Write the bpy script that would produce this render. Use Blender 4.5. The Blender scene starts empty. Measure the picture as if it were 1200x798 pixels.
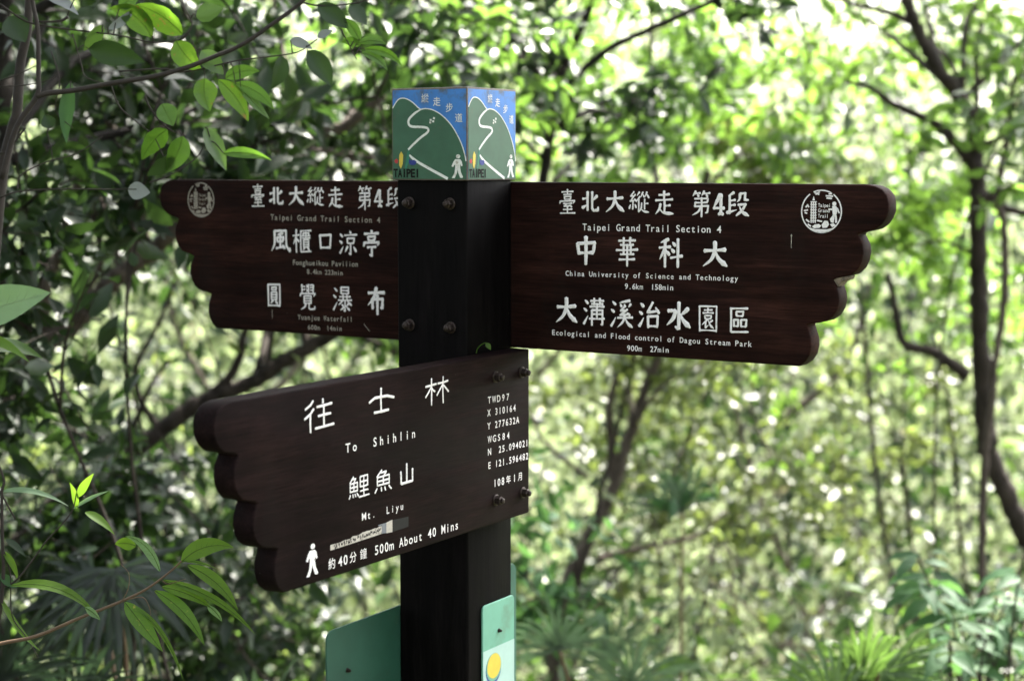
import bpy, bmesh, math, random
import numpy as np
from mathutils import Vector, Matrix

# ------------------------------------------------------------------ camera, sky, sun, exposure
S = bpy.context.scene
COL = S.collection
R = math.radians
CAM_H = 1.55
PITCH = 0.10208                      # camera looks 5.8 degrees down
FPX = 2044.8                         # focal length in pixels of a 1200 px wide frame
cd = bpy.data.cameras.new('camera'); cam = bpy.data.objects.new('camera', cd); COL.objects.link(cam)
cam.location = (0, 0, CAM_H); cam.rotation_euler = (math.pi/2 - PITCH, 0, 0)
cd.sensor_width = 36; cd.lens = FPX/1200*36
cd.clip_start = .05; cd.clip_end = 2000
cd.dof.use_dof = True; cd.dof.focus_distance = 2.38; cd.dof.aperture_fstop = 3.9; cd.dof.aperture_blades = 9
S.camera = cam
SUN_DIR = Vector((.50, .62, 1.05)).normalized()      # towards the sun: behind the sign and to the right
sun_el = math.asin(SUN_DIR.z); sun_az = math.atan2(SUN_DIR.x, SUN_DIR.y)
W = bpy.data.worlds.new('World'); S.world = W; W.use_nodes = True
nt = W.node_tree; bg = nt.nodes['Background']
sk = nt.nodes.new('ShaderNodeTexSky'); sk.sky_type = 'NISHITA'; sk.sun_disc = False
sk.sun_elevation = sun_el; sk.sun_rotation = sun_az; sk.air_density = 1.0; sk.dust_density = 5.0; sk.ozone_density = 1.2
hs = nt.nodes.new('ShaderNodeHueSaturation'); hs.inputs['Saturation'].default_value = .35     # thin bright cloud: a nearly white sky
nt.links.new(sk.outputs[0], hs.inputs['Color']); nt.links.new(hs.outputs[0], bg.inputs[0]); bg.inputs[1].default_value = .11
sd = bpy.data.lights.new('sun', 'SUN'); sd.energy = 5.0; sd.angle = R(.5); sd.color = (1, .95, .86)
sun = bpy.data.objects.new('sun', sd); COL.objects.link(sun)
sun.rotation_euler = SUN_DIR.to_track_quat('Z', 'Y').to_euler(); sun.location = (4, 4, 9)
S.view_settings.view_transform = 'Standard'; S.view_settings.look = 'None'
S.view_settings.exposure = 3.1; S.view_settings.gamma = 1
S.cycles.use_denoising = True
S.cycles.max_bounces = 6; S.cycles.diffuse_bounces = 3; S.cycles.glossy_bounces = 2; S.cycles.transmission_bounces = 3
S.cycles.sample_clamp_indirect = 6

# ------------------------------------------------------------------ helpers
def at(px, py, D):
    """world point seen at photo pixel (px,py), D metres in front of the camera"""
    a = (px-600)/FPX; b = -(py-399)/FPX
    y = math.cos(PITCH)+b*math.sin(PITCH); z = -math.sin(PITCH)+b*math.cos(PITCH)
    return Vector((a*D/y, D, CAM_H+z*D/y))

def tag(o, label=None, cat=None, group=None, kind=None):
    if label: o['label'] = label
    if cat: o['category'] = cat
    if group: o['group'] = group
    if kind: o['kind'] = kind
    return o

def empty(name, loc, label, cat, group=None, rz=0):
    o = bpy.data.objects.new(name, None); COL.objects.link(o); o.location = loc; o.rotation_euler = (0, 0, rz)
    o.empty_display_size = .1
    return tag(o, label, cat, group)

def link_mesh(name, me, mat, parent=None, loc=None):
    o = bpy.data.objects.new(name, me); COL.objects.link(o)
    if mat is not None: me.materials.append(mat)
    if parent is not None: o.parent = parent
    if loc is not None: o.location = loc
    return o

class MB:
    """numpy friendly mesh collector"""
    def __init__(s): s.v = []; s.f3 = []; s.f4 = []; s.n = 0
    def add(s, v, tris=None, quads=None):
        v = np.asarray(v, float).reshape(-1, 3); s.v.append(v)
        if tris is not None and len(tris): s.f3.append(np.asarray(tris, int).reshape(-1, 3)+s.n)
        if quads is not None and len(quads): s.f4.append(np.asarray(quads, int).reshape(-1, 4)+s.n)
        s.n += len(v)
    def build(s, name, mat, parent=None, origin=None, smooth=True):
        V = np.concatenate(s.v) if s.v else np.zeros((0, 3))
        if origin is not None: V = V-np.asarray(origin)
        T = np.concatenate(s.f3) if s.f3 else np.zeros((0, 3), int)
        Q = np.concatenate(s.f4) if s.f4 else np.zeros((0, 4), int)
        me = bpy.data.meshes.new(name)
        me.vertices.add(len(V)); me.vertices.foreach_set('co', V.astype(np.float32).ravel())
        me.loops.add(len(T)*3+len(Q)*4)
        me.loops.foreach_set('vertex_index', np.concatenate([T.ravel(), Q.ravel()]).astype(np.int32))
        me.polygons.add(len(T)+len(Q))
        st = np.concatenate([np.arange(len(T))*3, len(T)*3+np.arange(len(Q))*4]).astype(np.int32)
        me.polygons.foreach_set('loop_start', st)
        me.update(calc_edges=True); me.validate()
        if smooth: me.polygons.foreach_set('use_smooth', np.ones(len(me.polygons), bool))
        return link_mesh(name, me, mat, parent)

def spline(pts, n=6):
    P = np.array([list(p) for p in pts], float)
    if len(P) < 3: return np.array([P[0]+(P[-1]-P[0])*t for t in np.linspace(0, 1, n+1)])
    E = np.vstack([2*P[0]-P[1], P, 2*P[-1]-P[-2]]); out = []
    for i in range(len(P)-1):
        p0, p1, p2, p3 = E[i:i+4]
        for t in np.arange(n)/n:
            out.append(.5*((2*p1)+(p2-p0)*t+(2*p0-5*p1+4*p2-p3)*t*t+(-p0+3*p1-3*p2+p3)*t**3))
    out.append(P[-1]); return np.array(out)

def tube(mb, pts, r0, r1=None, sides=7, n=6, wob=.0, rng=None, radii=None):
    P = spline(pts, n); m = len(P)
    if radii is None: rad = np.linspace(r0, r0 if r1 is None else r1, m)
    else: rad = np.interp(np.linspace(0, 1, m), np.linspace(0, 1, len(radii)), radii)
    if wob and rng is not None:
        rad = rad*(1+wob*rng.standard_normal(m)*.6); P = P+rng.standard_normal(P.shape)*(rad[:, None]*wob*.8)
    T = np.gradient(P, axis=0); T /= np.linalg.norm(T, axis=1)[:, None]+1e-9
    ref = np.array([.3, .2, 1.0]) if abs(T[:, 2].mean()) < .8 else np.array([1., .3, 0])
    A = np.cross(T, ref); A /= np.linalg.norm(A, axis=1)[:, None]+1e-9; B = np.cross(T, A)
    th = np.arange(sides)/sides*2*np.pi
    V = P[:, None]+rad[:, None, None]*(np.cos(th)[None, :, None]*A[:, None]+np.sin(th)[None, :, None]*B[:, None])
    if wob and rng is not None: V = V+rng.standard_normal(V.shape)*(rad[:, None, None]*wob*.35)
    V = np.concatenate([V.reshape(-1, 3), P[:1], P[-1:]])
    i, j = np.meshgrid(np.arange(m-1), np.arange(sides), indexing='ij'); j2 = (j+1) % sides
    Q = np.stack([i*sides+j, i*sides+j2, (i+1)*sides+j2, (i+1)*sides+j], -1).reshape(-1, 4)
    k = np.arange(sides); k2 = (k+1) % sides
    t = np.concatenate([np.stack([k2, k, np.full(sides, m*sides)], 1), np.stack([(m-1)*sides+k, (m-1)*sides+k2, np.full(sides, m*sides+1)], 1)])
    mb.add(V, t, Q)

# leaf blades in bulk: base points, unit directions, unit normals, lengths
def leaves(mb, C, D, N, L, wr=.42, detail=1, droop=.15):
    C = np.asarray(C); n = len(C)
    if n == 0: return
    S_ = np.cross(D, N); S_ /= np.linalg.norm(S_, axis=1)[:, None]+1e-9
    N = np.cross(S_, D)
    L = np.broadcast_to(np.asarray(L, float), (n,))[:, None]
    if detail == 0:
        tpl = [(0, 0, 0), (.45, .5, .06), (1, 0, -droop), (.45, -.5, .06)]
        tris = [(0, 2, 1), (0, 3, 2)]
    else:
        tpl = [(0, 0, 0), (.3, 0, .0), (.65, 0, -.03), (1, 0, -droop), (.12, .24, .03), (.38, .5, .07), (.7, .36, .02), (.12, -.24, .03), (.38, -.5, .07), (.7, -.36, .02)]
        tris = [(0, 1, 4), (4, 1, 5), (1, 2, 5), (5, 2, 6), (2, 3, 6), (0, 7, 1), (7, 8, 1), (1, 8, 2), (8, 9, 2), (2, 9, 3)]
    V = np.stack([C+L*(a*D+b*wr*S_+c*N) for a, b, c in tpl], 1)
    T = (np.arange(n)*len(tpl))[:, None, None]+np.array(tris)[None]
    mb.add(V.reshape(-1, 3), T.reshape(-1, 3))

def unit(a): return a/(np.linalg.norm(a, axis=-1, keepdims=True)+1e-9)

# ------------------------------------------------------------------ materials
def nodes(name):
    m = bpy.data.materials.new(name); m.use_nodes = True; t = m.node_tree
    return m, t, t.nodes['Principled BSDF'], t.nodes['Material Output']

def ramp(t, src, stops):
    r = t.nodes.new('ShaderNodeValToRGB'); el = r.color_ramp.elements
    while len(el) < len(stops): el.new(.5)
    for e, (p, c) in zip(el, stops): e.position = p; e.color = (*c, 1) if len(c) == 3 else c
    t.links.new(src, r.inputs[0]); return r

def noise(t, scale, detail=4, vec=None, rough=.6, kind='Object', stretch=None):
    n = t.nodes.new('ShaderNodeTexNoise'); n.inputs['Scale'].default_value = scale; n.inputs['Detail'].default_value = detail
    n.inputs['Roughness'].default_value = rough
    tc = t.nodes.new('ShaderNodeTexCoord'); mp = t.nodes.new('ShaderNodeMapping')
    if stretch: mp.inputs['Scale'].default_value = stretch
    t.links.new(tc.outputs[kind], mp.inputs[0]); t.links.new(mp.outputs[0], n.inputs['Vector'])
    return n

def mixc(t, fac, a, b, mode='MIX'):
    m = t.nodes.new('ShaderNodeMix'); m.data_type = 'RGBA'; m.blend_type = mode
    for sock, v in ((m.inputs[0], fac), (m.inputs[6], a), (m.inputs[7], b)):
        if hasattr(v, 'is_output') or hasattr(v, 'links'): t.links.new(v, sock)
        elif isinstance(v, (int, float)): sock.default_value = v
        else: sock.default_value = (*v, 1)
    return m.outputs[2]

def wood(name, c0, c1, c2, rough=.5, stretch=(3, 40, 55), spec=.35, scuff=(.085, .055, .046), stain=(.011, .010, .009)):
    m, t, p, o = nodes(name)
    n = noise(t, 1.0, 6, stretch=stretch, rough=.65); n2 = noise(t, 7, 3)
    c = ramp(t, n.outputs[0], [(.3, c0), (.52, c1), (.75, c2)]).outputs[0]
    blot = ramp(t, n2.outputs[0], [(.35, (.62, .62, .65)), (.7, (1.15, 1.1, 1.05))]).outputs[0]
    c = mixc(t, 1.0, c, blot, 'MULTIPLY')
    fine = noise(t, 1.0, 8, stretch=tuple(a*6 for a in stretch), rough=.75)
    c = mixc(t, 1.0, c, ramp(t, fine.outputs[0], [(.34, (.45, .45, .45)), (.66, (1.6, 1.55, 1.5))]).outputs[0], 'MULTIPLY')
    scr = noise(t, 1.0, 3, stretch=tuple(a*2.2 for a in stretch), rough=.8)           # pale scuffs along the grain
    c = mixc(t, ramp(t, scr.outputs[0], [(.66, (0, 0, 0)), (.80, (.35, .35, .35))]).outputs[0], c, scuff)
    st = noise(t, 4.5, 5, stretch=(1.6, 1.6, .5), rough=.7)                            # rain stains
    c = mixc(t, ramp(t, st.outputs[0], [(.52, (0, 0, 0)), (.75, (.55, .55, .55))]).outputs[0], c, stain)
    sp = noise(t, 150, 2, rough=.5); spm = ramp(t, sp.outputs[0], [(.77, (0, 0, 0)), (.80, (.35, .35, .35))]).outputs[0]
    c = mixc(t, spm, c, (.16, .14, .12))
    t.links.new(c, p.inputs['Base Color'])
    rr = ramp(t, n.outputs[0], [(.3, (rough-.1,)*3), (.7, (rough+.12,)*3)]).outputs[0]
    t.links.new(rr, p.inputs['Roughness']); p.inputs['Specular IOR Level'].default_value = spec
    b = t.nodes.new('ShaderNodeBump'); b.inputs['Strength'].default_value = .45; b.inputs['Distance'].default_value = .0015
    t.links.new(n.outputs[0], b.inputs['Height']); t.links.new(b.outputs[0], p.inputs['Normal'])
    return m

def plain(name, col, rough=.5, var=.25, scale=60, metal=0, dirt=None, dirt_at=.62, spec=.5, bump=0):
    m, t, p, o = nodes(name)
    n = noise(t, scale, 5)
    a = tuple(x*(1-var) for x in col); b = tuple(min(1, x*(1+var)) for x in col)
    c = ramp(t, n.outputs[0], [(.3, a), (.7, b)]).outputs[0]
    if dirt:
        n2 = noise(t, scale*.45, 6, rough=.7)
        f = ramp(t, n2.outputs[0], [(dirt_at-.02, (0, 0, 0)), (dirt_at+.1, (.85, .85, .85))]).outputs[0]
        c = mixc(t, f, c, dirt)
    t.links.new(c, p.inputs['Base Color']); p.inputs['Roughness'].default_value = rough
    p.inputs['Metallic'].default_value = metal; p.inputs['Specular IOR Level'].default_value = spec
    if bump:
        bn = t.nodes.new('ShaderNodeBump'); bn.inputs['Strength'].default_value = bump; bn.inputs['Distance'].default_value = .002
        t.links.new(n.outputs[0], bn.inputs['Height']); t.links.new(bn.outputs[0], p.inputs['Normal'])
    return m

def leafmat(name, lo, hi, trans, tf=.4, rough=.38, spots=None, spec=.5, veins=False):
    m, t, p, o = nodes(name)
    g = t.nodes.new('ShaderNodeNewGeometry')
    c = ramp(t, g.outputs['Random Per Island'], [(0, lo), (.55, tuple((a+b)/2 for a, b in zip(lo, hi))), (.93, hi), (1, (hi[0]*1.7, hi[1]*1.15, hi[2]))]).outputs[0]
    tc_ = ramp(t, g.outputs['Random Per Island'], [(0, tuple(x*.75 for x in trans)), (1, tuple(x*1.2 for x in trans))]).outputs[0]
    n = noise(t, 18, 4)
    v = ramp(t, n.outputs[0], [(.3, (.8, .8, .8)), (.7, (1.2, 1.2, 1.2))]).outputs[0]
    c = mixc(t, 1.0, c, v, 'MULTIPLY')
    if spots:
        n2 = noise(t, 75, 4, rough=.7); f = ramp(t, n2.outputs[0], [(.60, (0, 0, 0)), (.68, (.9, .9, .9))]).outputs[0]
        c = mixc(t, f, c, spots); tc_ = mixc(t, f, tc_, tuple(min(1, s*2.2) for s in spots))
    t.links.new(c, p.inputs['Base Color']); p.inputs['Roughness'].default_value = rough; p.inputs['Specular IOR Level'].default_value = spec
    tr = t.nodes.new('ShaderNodeBsdfTranslucent'); t.links.new(tc_, tr.inputs[0])
    mx = t.nodes.new('ShaderNodeMixShader'); mx.inputs[0].default_value = tf
    t.links.new(p.outputs[0], mx.inputs[1]); t.links.new(tr.outputs[0], mx.inputs[2]); t.links.new(mx.outputs[0], o.inputs[0])
    return m

def bark(name, lo, hi, scale=30):
    m, t, p, o = nodes(name)
    n = noise(t, scale, 6, stretch=(1, 1, .35), rough=.7); n2 = noise(t, 5, 3)
    c = ramp(t, n.outputs[0], [(.32, lo), (.68, hi)]).outputs[0]
    li = ramp(t, n2.outputs[0], [(.55, (0, 0, 0)), (.72, (.6, .6, .6))]).outputs[0]
    c = mixc(t, li, c, tuple(x*1.6 for x in hi))
    t.links.new(c, p.inputs['Base Color']); p.inputs['Roughness'].default_value = .85; p.inputs['Specular IOR Level'].default_value = .2
    b = t.nodes.new('ShaderNodeBump'); b.inputs['Strength'].default_value = .7; b.inputs['Distance'].default_value = .01
    t.links.new(n.outputs[0], b.inputs['Height']); t.links.new(b.outputs[0], p.inputs['Normal'])
    return m

M = dict(
    board=wood('stained board', (.0075, .0036, .0032), (.0195, .0082, .0068), (.0400, .0165, .0132), .68, spec=.05),
    board_dark=wood('dark stained board', (.0060, .0032, .0036), (.0100, .0055, .0060), (.0185, .0102, .0104), .66, spec=.05, scuff=(.05, .04, .038), stain=(.012, .0088, .0084)),
    post=wood('blackened post', (.0016, .0013, .0014), (.0028, .0023, .0025), (.0055, .0046, .0050), .6, stretch=(45, 45, 3), spec=.05, scuff=(.014, .012, .0125), stain=(.0045, .004, .004)),
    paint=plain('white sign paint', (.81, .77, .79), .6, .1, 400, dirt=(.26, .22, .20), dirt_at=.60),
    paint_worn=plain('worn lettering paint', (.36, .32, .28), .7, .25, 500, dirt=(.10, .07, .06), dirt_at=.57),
    bolt=plain('rusty bolt steel', (.030, .020, .017), .5, .5, 220, metal=.55, dirt=(.10, .05, .03), bump=.4),
    rawwood=plain('raw broken wood', (.15, .115, .085), .85, .45, 160, dirt=(.05, .04, .03), dirt_at=.52, bump=.8),
    sky=plain('enamel blue', (.040, .180, .52), .45, .15, 40, dirt=(.075, .085, .075), dirt_at=.57),
    hill=plain('enamel green', (.032, .100, .058), .42, .15, 35, dirt=(.085, .085, .055), dirt_at=.60),
    rim=plain('weathered steel rim', (.11, .09, .08), .6, .3, 120, dirt=(.05, .03, .02)),
    artwhite=plain('enamel white', (.70, .70, .68), .45, .1, 200, dirt=(.26, .21, .15), dirt_at=.57),
    black=plain('black enamel', (.006, .006, .006), .6, .1, spec=.15),
    yellow=plain('yellow enamel', (.62, .46, .06), .5, .1),
    red=plain('red enamel', (.42, .03, .035), .5, .1),
    navy=plain('navy enamel', (.018, .035, .22), .5, .1),
    teal=plain('teal enamel', (.02, .16, .10), .5, .1),
    panel=plain('green painted panel', (.018, .080, .054), .6, .18, 14, dirt=(.035, .055, .035), dirt_at=.58),
    mint=plain('mint painted panel', (.14, .35, .26), .55, .1, 22, dirt=(.12, .24, .17), dirt_at=.60),
    pale=plain('pale mint print', (.36, .52, .48), .5, .08, 26, dirt=(.28, .38, .33), dirt_at=.62),
    tape=plain('worn pale tape', (.46, .42, .38), .7, .22, 160, dirt=(.12, .10, .09), dirt_at=.58),
    tapegrey=plain('grey tape', (.16, .17, .20), .6, .2, 120),
    tapeblack=plain('black tape', (.005, .0045, .0045), .85, .3, 120),
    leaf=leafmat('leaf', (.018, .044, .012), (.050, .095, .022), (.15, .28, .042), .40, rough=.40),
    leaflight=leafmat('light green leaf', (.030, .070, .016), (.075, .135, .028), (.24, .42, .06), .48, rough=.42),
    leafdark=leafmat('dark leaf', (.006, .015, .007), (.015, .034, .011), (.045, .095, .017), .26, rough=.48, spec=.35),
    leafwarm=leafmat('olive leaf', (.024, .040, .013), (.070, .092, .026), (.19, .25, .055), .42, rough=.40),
    leafsun=leafmat('pale leaf', (.070, .092, .046), (.19, .22, .130), (.34, .42, .20), .45, rough=.42),  # paler than real foliage: sunlit brightness put into the colour
    leafblue=leafmat('blue green leaf', (.020, .056, .024), (.048, .100, .044), (.10, .22, .055), .34, rough=.6, spec=.15),
    hero=leafmat('fresh leaf', (.050, .105, .012), (.070, .135, .02), (.19, .35, .025), .5, rough=.55, spec=.3),
    herospot=leafmat('spotted leaf', (.045, .10, .012), (.06, .125, .02), (.20, .40, .03), .45, spots=(.28, .27, .05), rough=.5, spec=.3),
    herobrown=leafmat('brown flecked leaf', (.028, .068, .010), (.042, .090, .014), (.14, .28, .02), .47, spots=(.13, .07, .02)),
    herogrey=leafmat('pale leaf underside', (.12, .19, .12), (.16, .23, .15), (.20, .36, .10), .35, rough=.45),
    glareleaf=leafmat('glare grey leaf', (.17, .18, .19), (.22, .23, .24), (.10, .13, .09), .25, rough=.45),  # pale grey paints sky glare onto some sapling leaves
    sapleaf=leafmat('sapling leaf', (.026, .066, .010), (.042, .092, .014), (.11, .24, .02), .47, rough=.38),
    vein=plain('leaf vein', (.060, .115, .014), .6, .1, spec=.2), veinpale=plain('pale leaf vein', (.20, .28, .16), .5, .1),
    palm=leafmat('palm blade', (.035, .075, .018), (.065, .115, .028), (.12, .22, .04), .36, rough=.45),
    palmgrey=leafmat('grey palm blade', (.035, .055, .040), (.075, .100, .080), (.10, .18, .08), .3, rough=.40, spec=.6),
    palmdark=leafmat('dark palm blade', (.014, .021, .018), (.028, .038, .033), (.03, .06, .025), .2, rough=.42, spec=.6),
    bark=bark('bark', (.010, .0075, .006), (.045, .035, .029)),
    barkpale=bark('pale bark', (.030, .022, .018), (.11, .088, .074)),
    barkdark=bark('dark bark', (.006, .005, .0045), (.020, .016, .014)),
    twig=plain('twig bark', (.024, .017, .014), .8, .35, 90),
    stem=plain('reddish stem', (.105, .062, .035), .6, .2, 60),
    soil=plain('leaf litter soil', (.040, .044, .022), .95, .5, 1.6, dirt=(.06, .09, .03), dirt_at=.55, spec=.1),
)

# ------------------------------------------------------------------ ground
def gz(x, y):
    t = np.clip(np.asarray(y, float)-3.6, 0, None)
    z = -.36*t; z = np.where(t > 50, -18+(-.02)*(t-50), z)
    return z+.12*np.sin(np.asarray(x)*.9)*np.clip(t/4, 0, 1)
mb = MB()
gx = np.concatenate([np.linspace(-600, -40, 12), np.linspace(-30, 30, 61), np.linspace(40, 600, 12)])
gy = np.concatenate([np.linspace(-400, -20, 10), np.linspace(-15, 60, 76), np.linspace(70, 900, 20)])
X, Y = np.meshgrid(gx, gy, indexing='ij'); Z = gz(X, Y)
ny = len(gy); i, j = np.meshgrid(np.arange(len(gx)-1), np.arange(ny-1), indexing='ij')
mb.add(np.stack([X, Y, Z], -1), None, np.stack([i*ny+j, (i+1)*ny+j, (i+1)*ny+j+1, i*ny+j+1], -1).reshape(-1, 4))
tag(mb.build('ground', M['soil']), kind='structure')

# ------------------------------------------------------------------ the signpost
TH = .55406; PW = .12; CEN = (-.0831, 2.5353)
ZT = 1.5204; ZF = 1.2777; BT = .032
sign = empty('trail_signpost', (CEN[0], CEN[1], 0), 'square dark wooden trail signpost with three cloud-ended direction boards and a picture box on top', 'signpost', rz=-TH)

def poly_prism(name, outline, y0, y1, mat, parent, bevel=0, seg=3, loc=(0, 0, 0), rz=0, smooth=True):
    """outline in (x,z); extruded from y0 (front) to y1 (back)"""
    bm = bmesh.new()
    f = bm.faces.new([bm.verts.new((x, y0, z)) for x, z in outline])
    ex = bmesh.ops.extrude_face_region(bm, geom=[f])
    bmesh.ops.translate(bm, vec=(0, y1-y0, 0), verts=[v for v in ex['geom'] if isinstance(v, bmesh.types.BMVert)])
    bmesh.ops.recalc_face_normals(bm, faces=bm.faces)
    if bevel:
        es = [e for e in bm.edges if len(e.link_faces) == 2 and e.calc_face_angle(0) > R(50)]
        bmesh.ops.bevel(bm, geom=es, offset=bevel, segments=seg, affect='EDGES', profile=.5, clamp_overlap=True)
    me = bpy.data.meshes.new(name); bm.to_mesh(me); bm.free()
    if smooth:
        me.polygons.foreach_set('use_smooth', np.ones(len(me.polygons), bool)); me.set_sharp_from_angle(angle=R(32))
    o = link_mesh(name, me, mat, parent, loc); o.rotation_euler = (0, 0, rz); return o

def flat(name, polys, y, mat, parent, th=.0003, rz=0, loc=(0, 0, 0)):
    """thin painted layer: list of outlines in (x,z), front at y-th"""
    bm = bmesh.new()
    for pl in polys:
        try: f = bm.faces.new([bm.verts.new((x, y-th, z)) for x, z in pl])
        except ValueError: continue
        ex = bmesh.ops.extrude_face_region(bm, geom=[f])
        bmesh.ops.translate(bm, vec=(0, th*.9, 0), verts=[v for v in ex['geom'] if isinstance(v, bmesh.types.BMVert)])
    bmesh.ops.recalc_face_normals(bm, faces=bm.faces)
    me = bpy.data.meshes.new(name); bm.to_mesh(me); bm.free()
    o = link_mesh(name, me, mat, parent, loc); o.rotation_euler = (0, 0, rz); return o

# post
h = PW/2
poly_prism('post', [(-h, -.3), (h, -.3), (h, ZT+.01), (-h, ZT+.01)], -h, h, M['post'], sign, bevel=.0035)

# --- boards: half outline of the scalloped end, (distance from the post centre, height below the top)
PROFILE = [(.600, 0), (.6125, -.002), (.622, -.0065), (.6285, -.014), (.631, -.024), (.631, -.034), (.628, -.043), (.6225, -.051), (.614, -.0575), (.603, -.0605), (.595, -.062),
    (.5895, -.0645), (.592, -.069), (.597, -.078), (.5985, -.088), (.5965, -.1), (.592, -.1095), (.5835, -.1175), (.572, -.121), (.563, -.123),
    (.5575, -.1255), (.5605, -.131), (.565, -.142), (.5665, -.153), (.564, -.164), (.558, -.1735), (.549, -.18), (.538, -.183), (.529, -.1845),
    (.5215, -.1865), (.5235, -.193), (.5275, -.204), (.5285, -.216), (.526, -.227), (.520, -.236), (.511, -.2425)]

def board(name, side, inner, loc, rz, label, mat='board'):
    out = [(side*s, z) for s, z in PROFILE]+[(side*inner, -.2425), (side*inner, 0)]
    if side < 0: out = out[::-1]
    out = [(x, z) for x, z in out]
    o = poly_prism(name, out, 0, BT, M[mat], sign, bevel=.0024, loc=loc, rz=rz)
    if label: o['label'] = label
    return o
bR = board('direction_board', 1, .0015, (0, h, ZT), 0, None)
bL = board('direction_board', -1, .0015, (0, h, ZT), 0, None)
bF = board('direction_board', -1, -.0575, (h+BT, 0, ZF), math.pi/2, 'blackish brown board with a neutral stain', 'board_dark')

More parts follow.
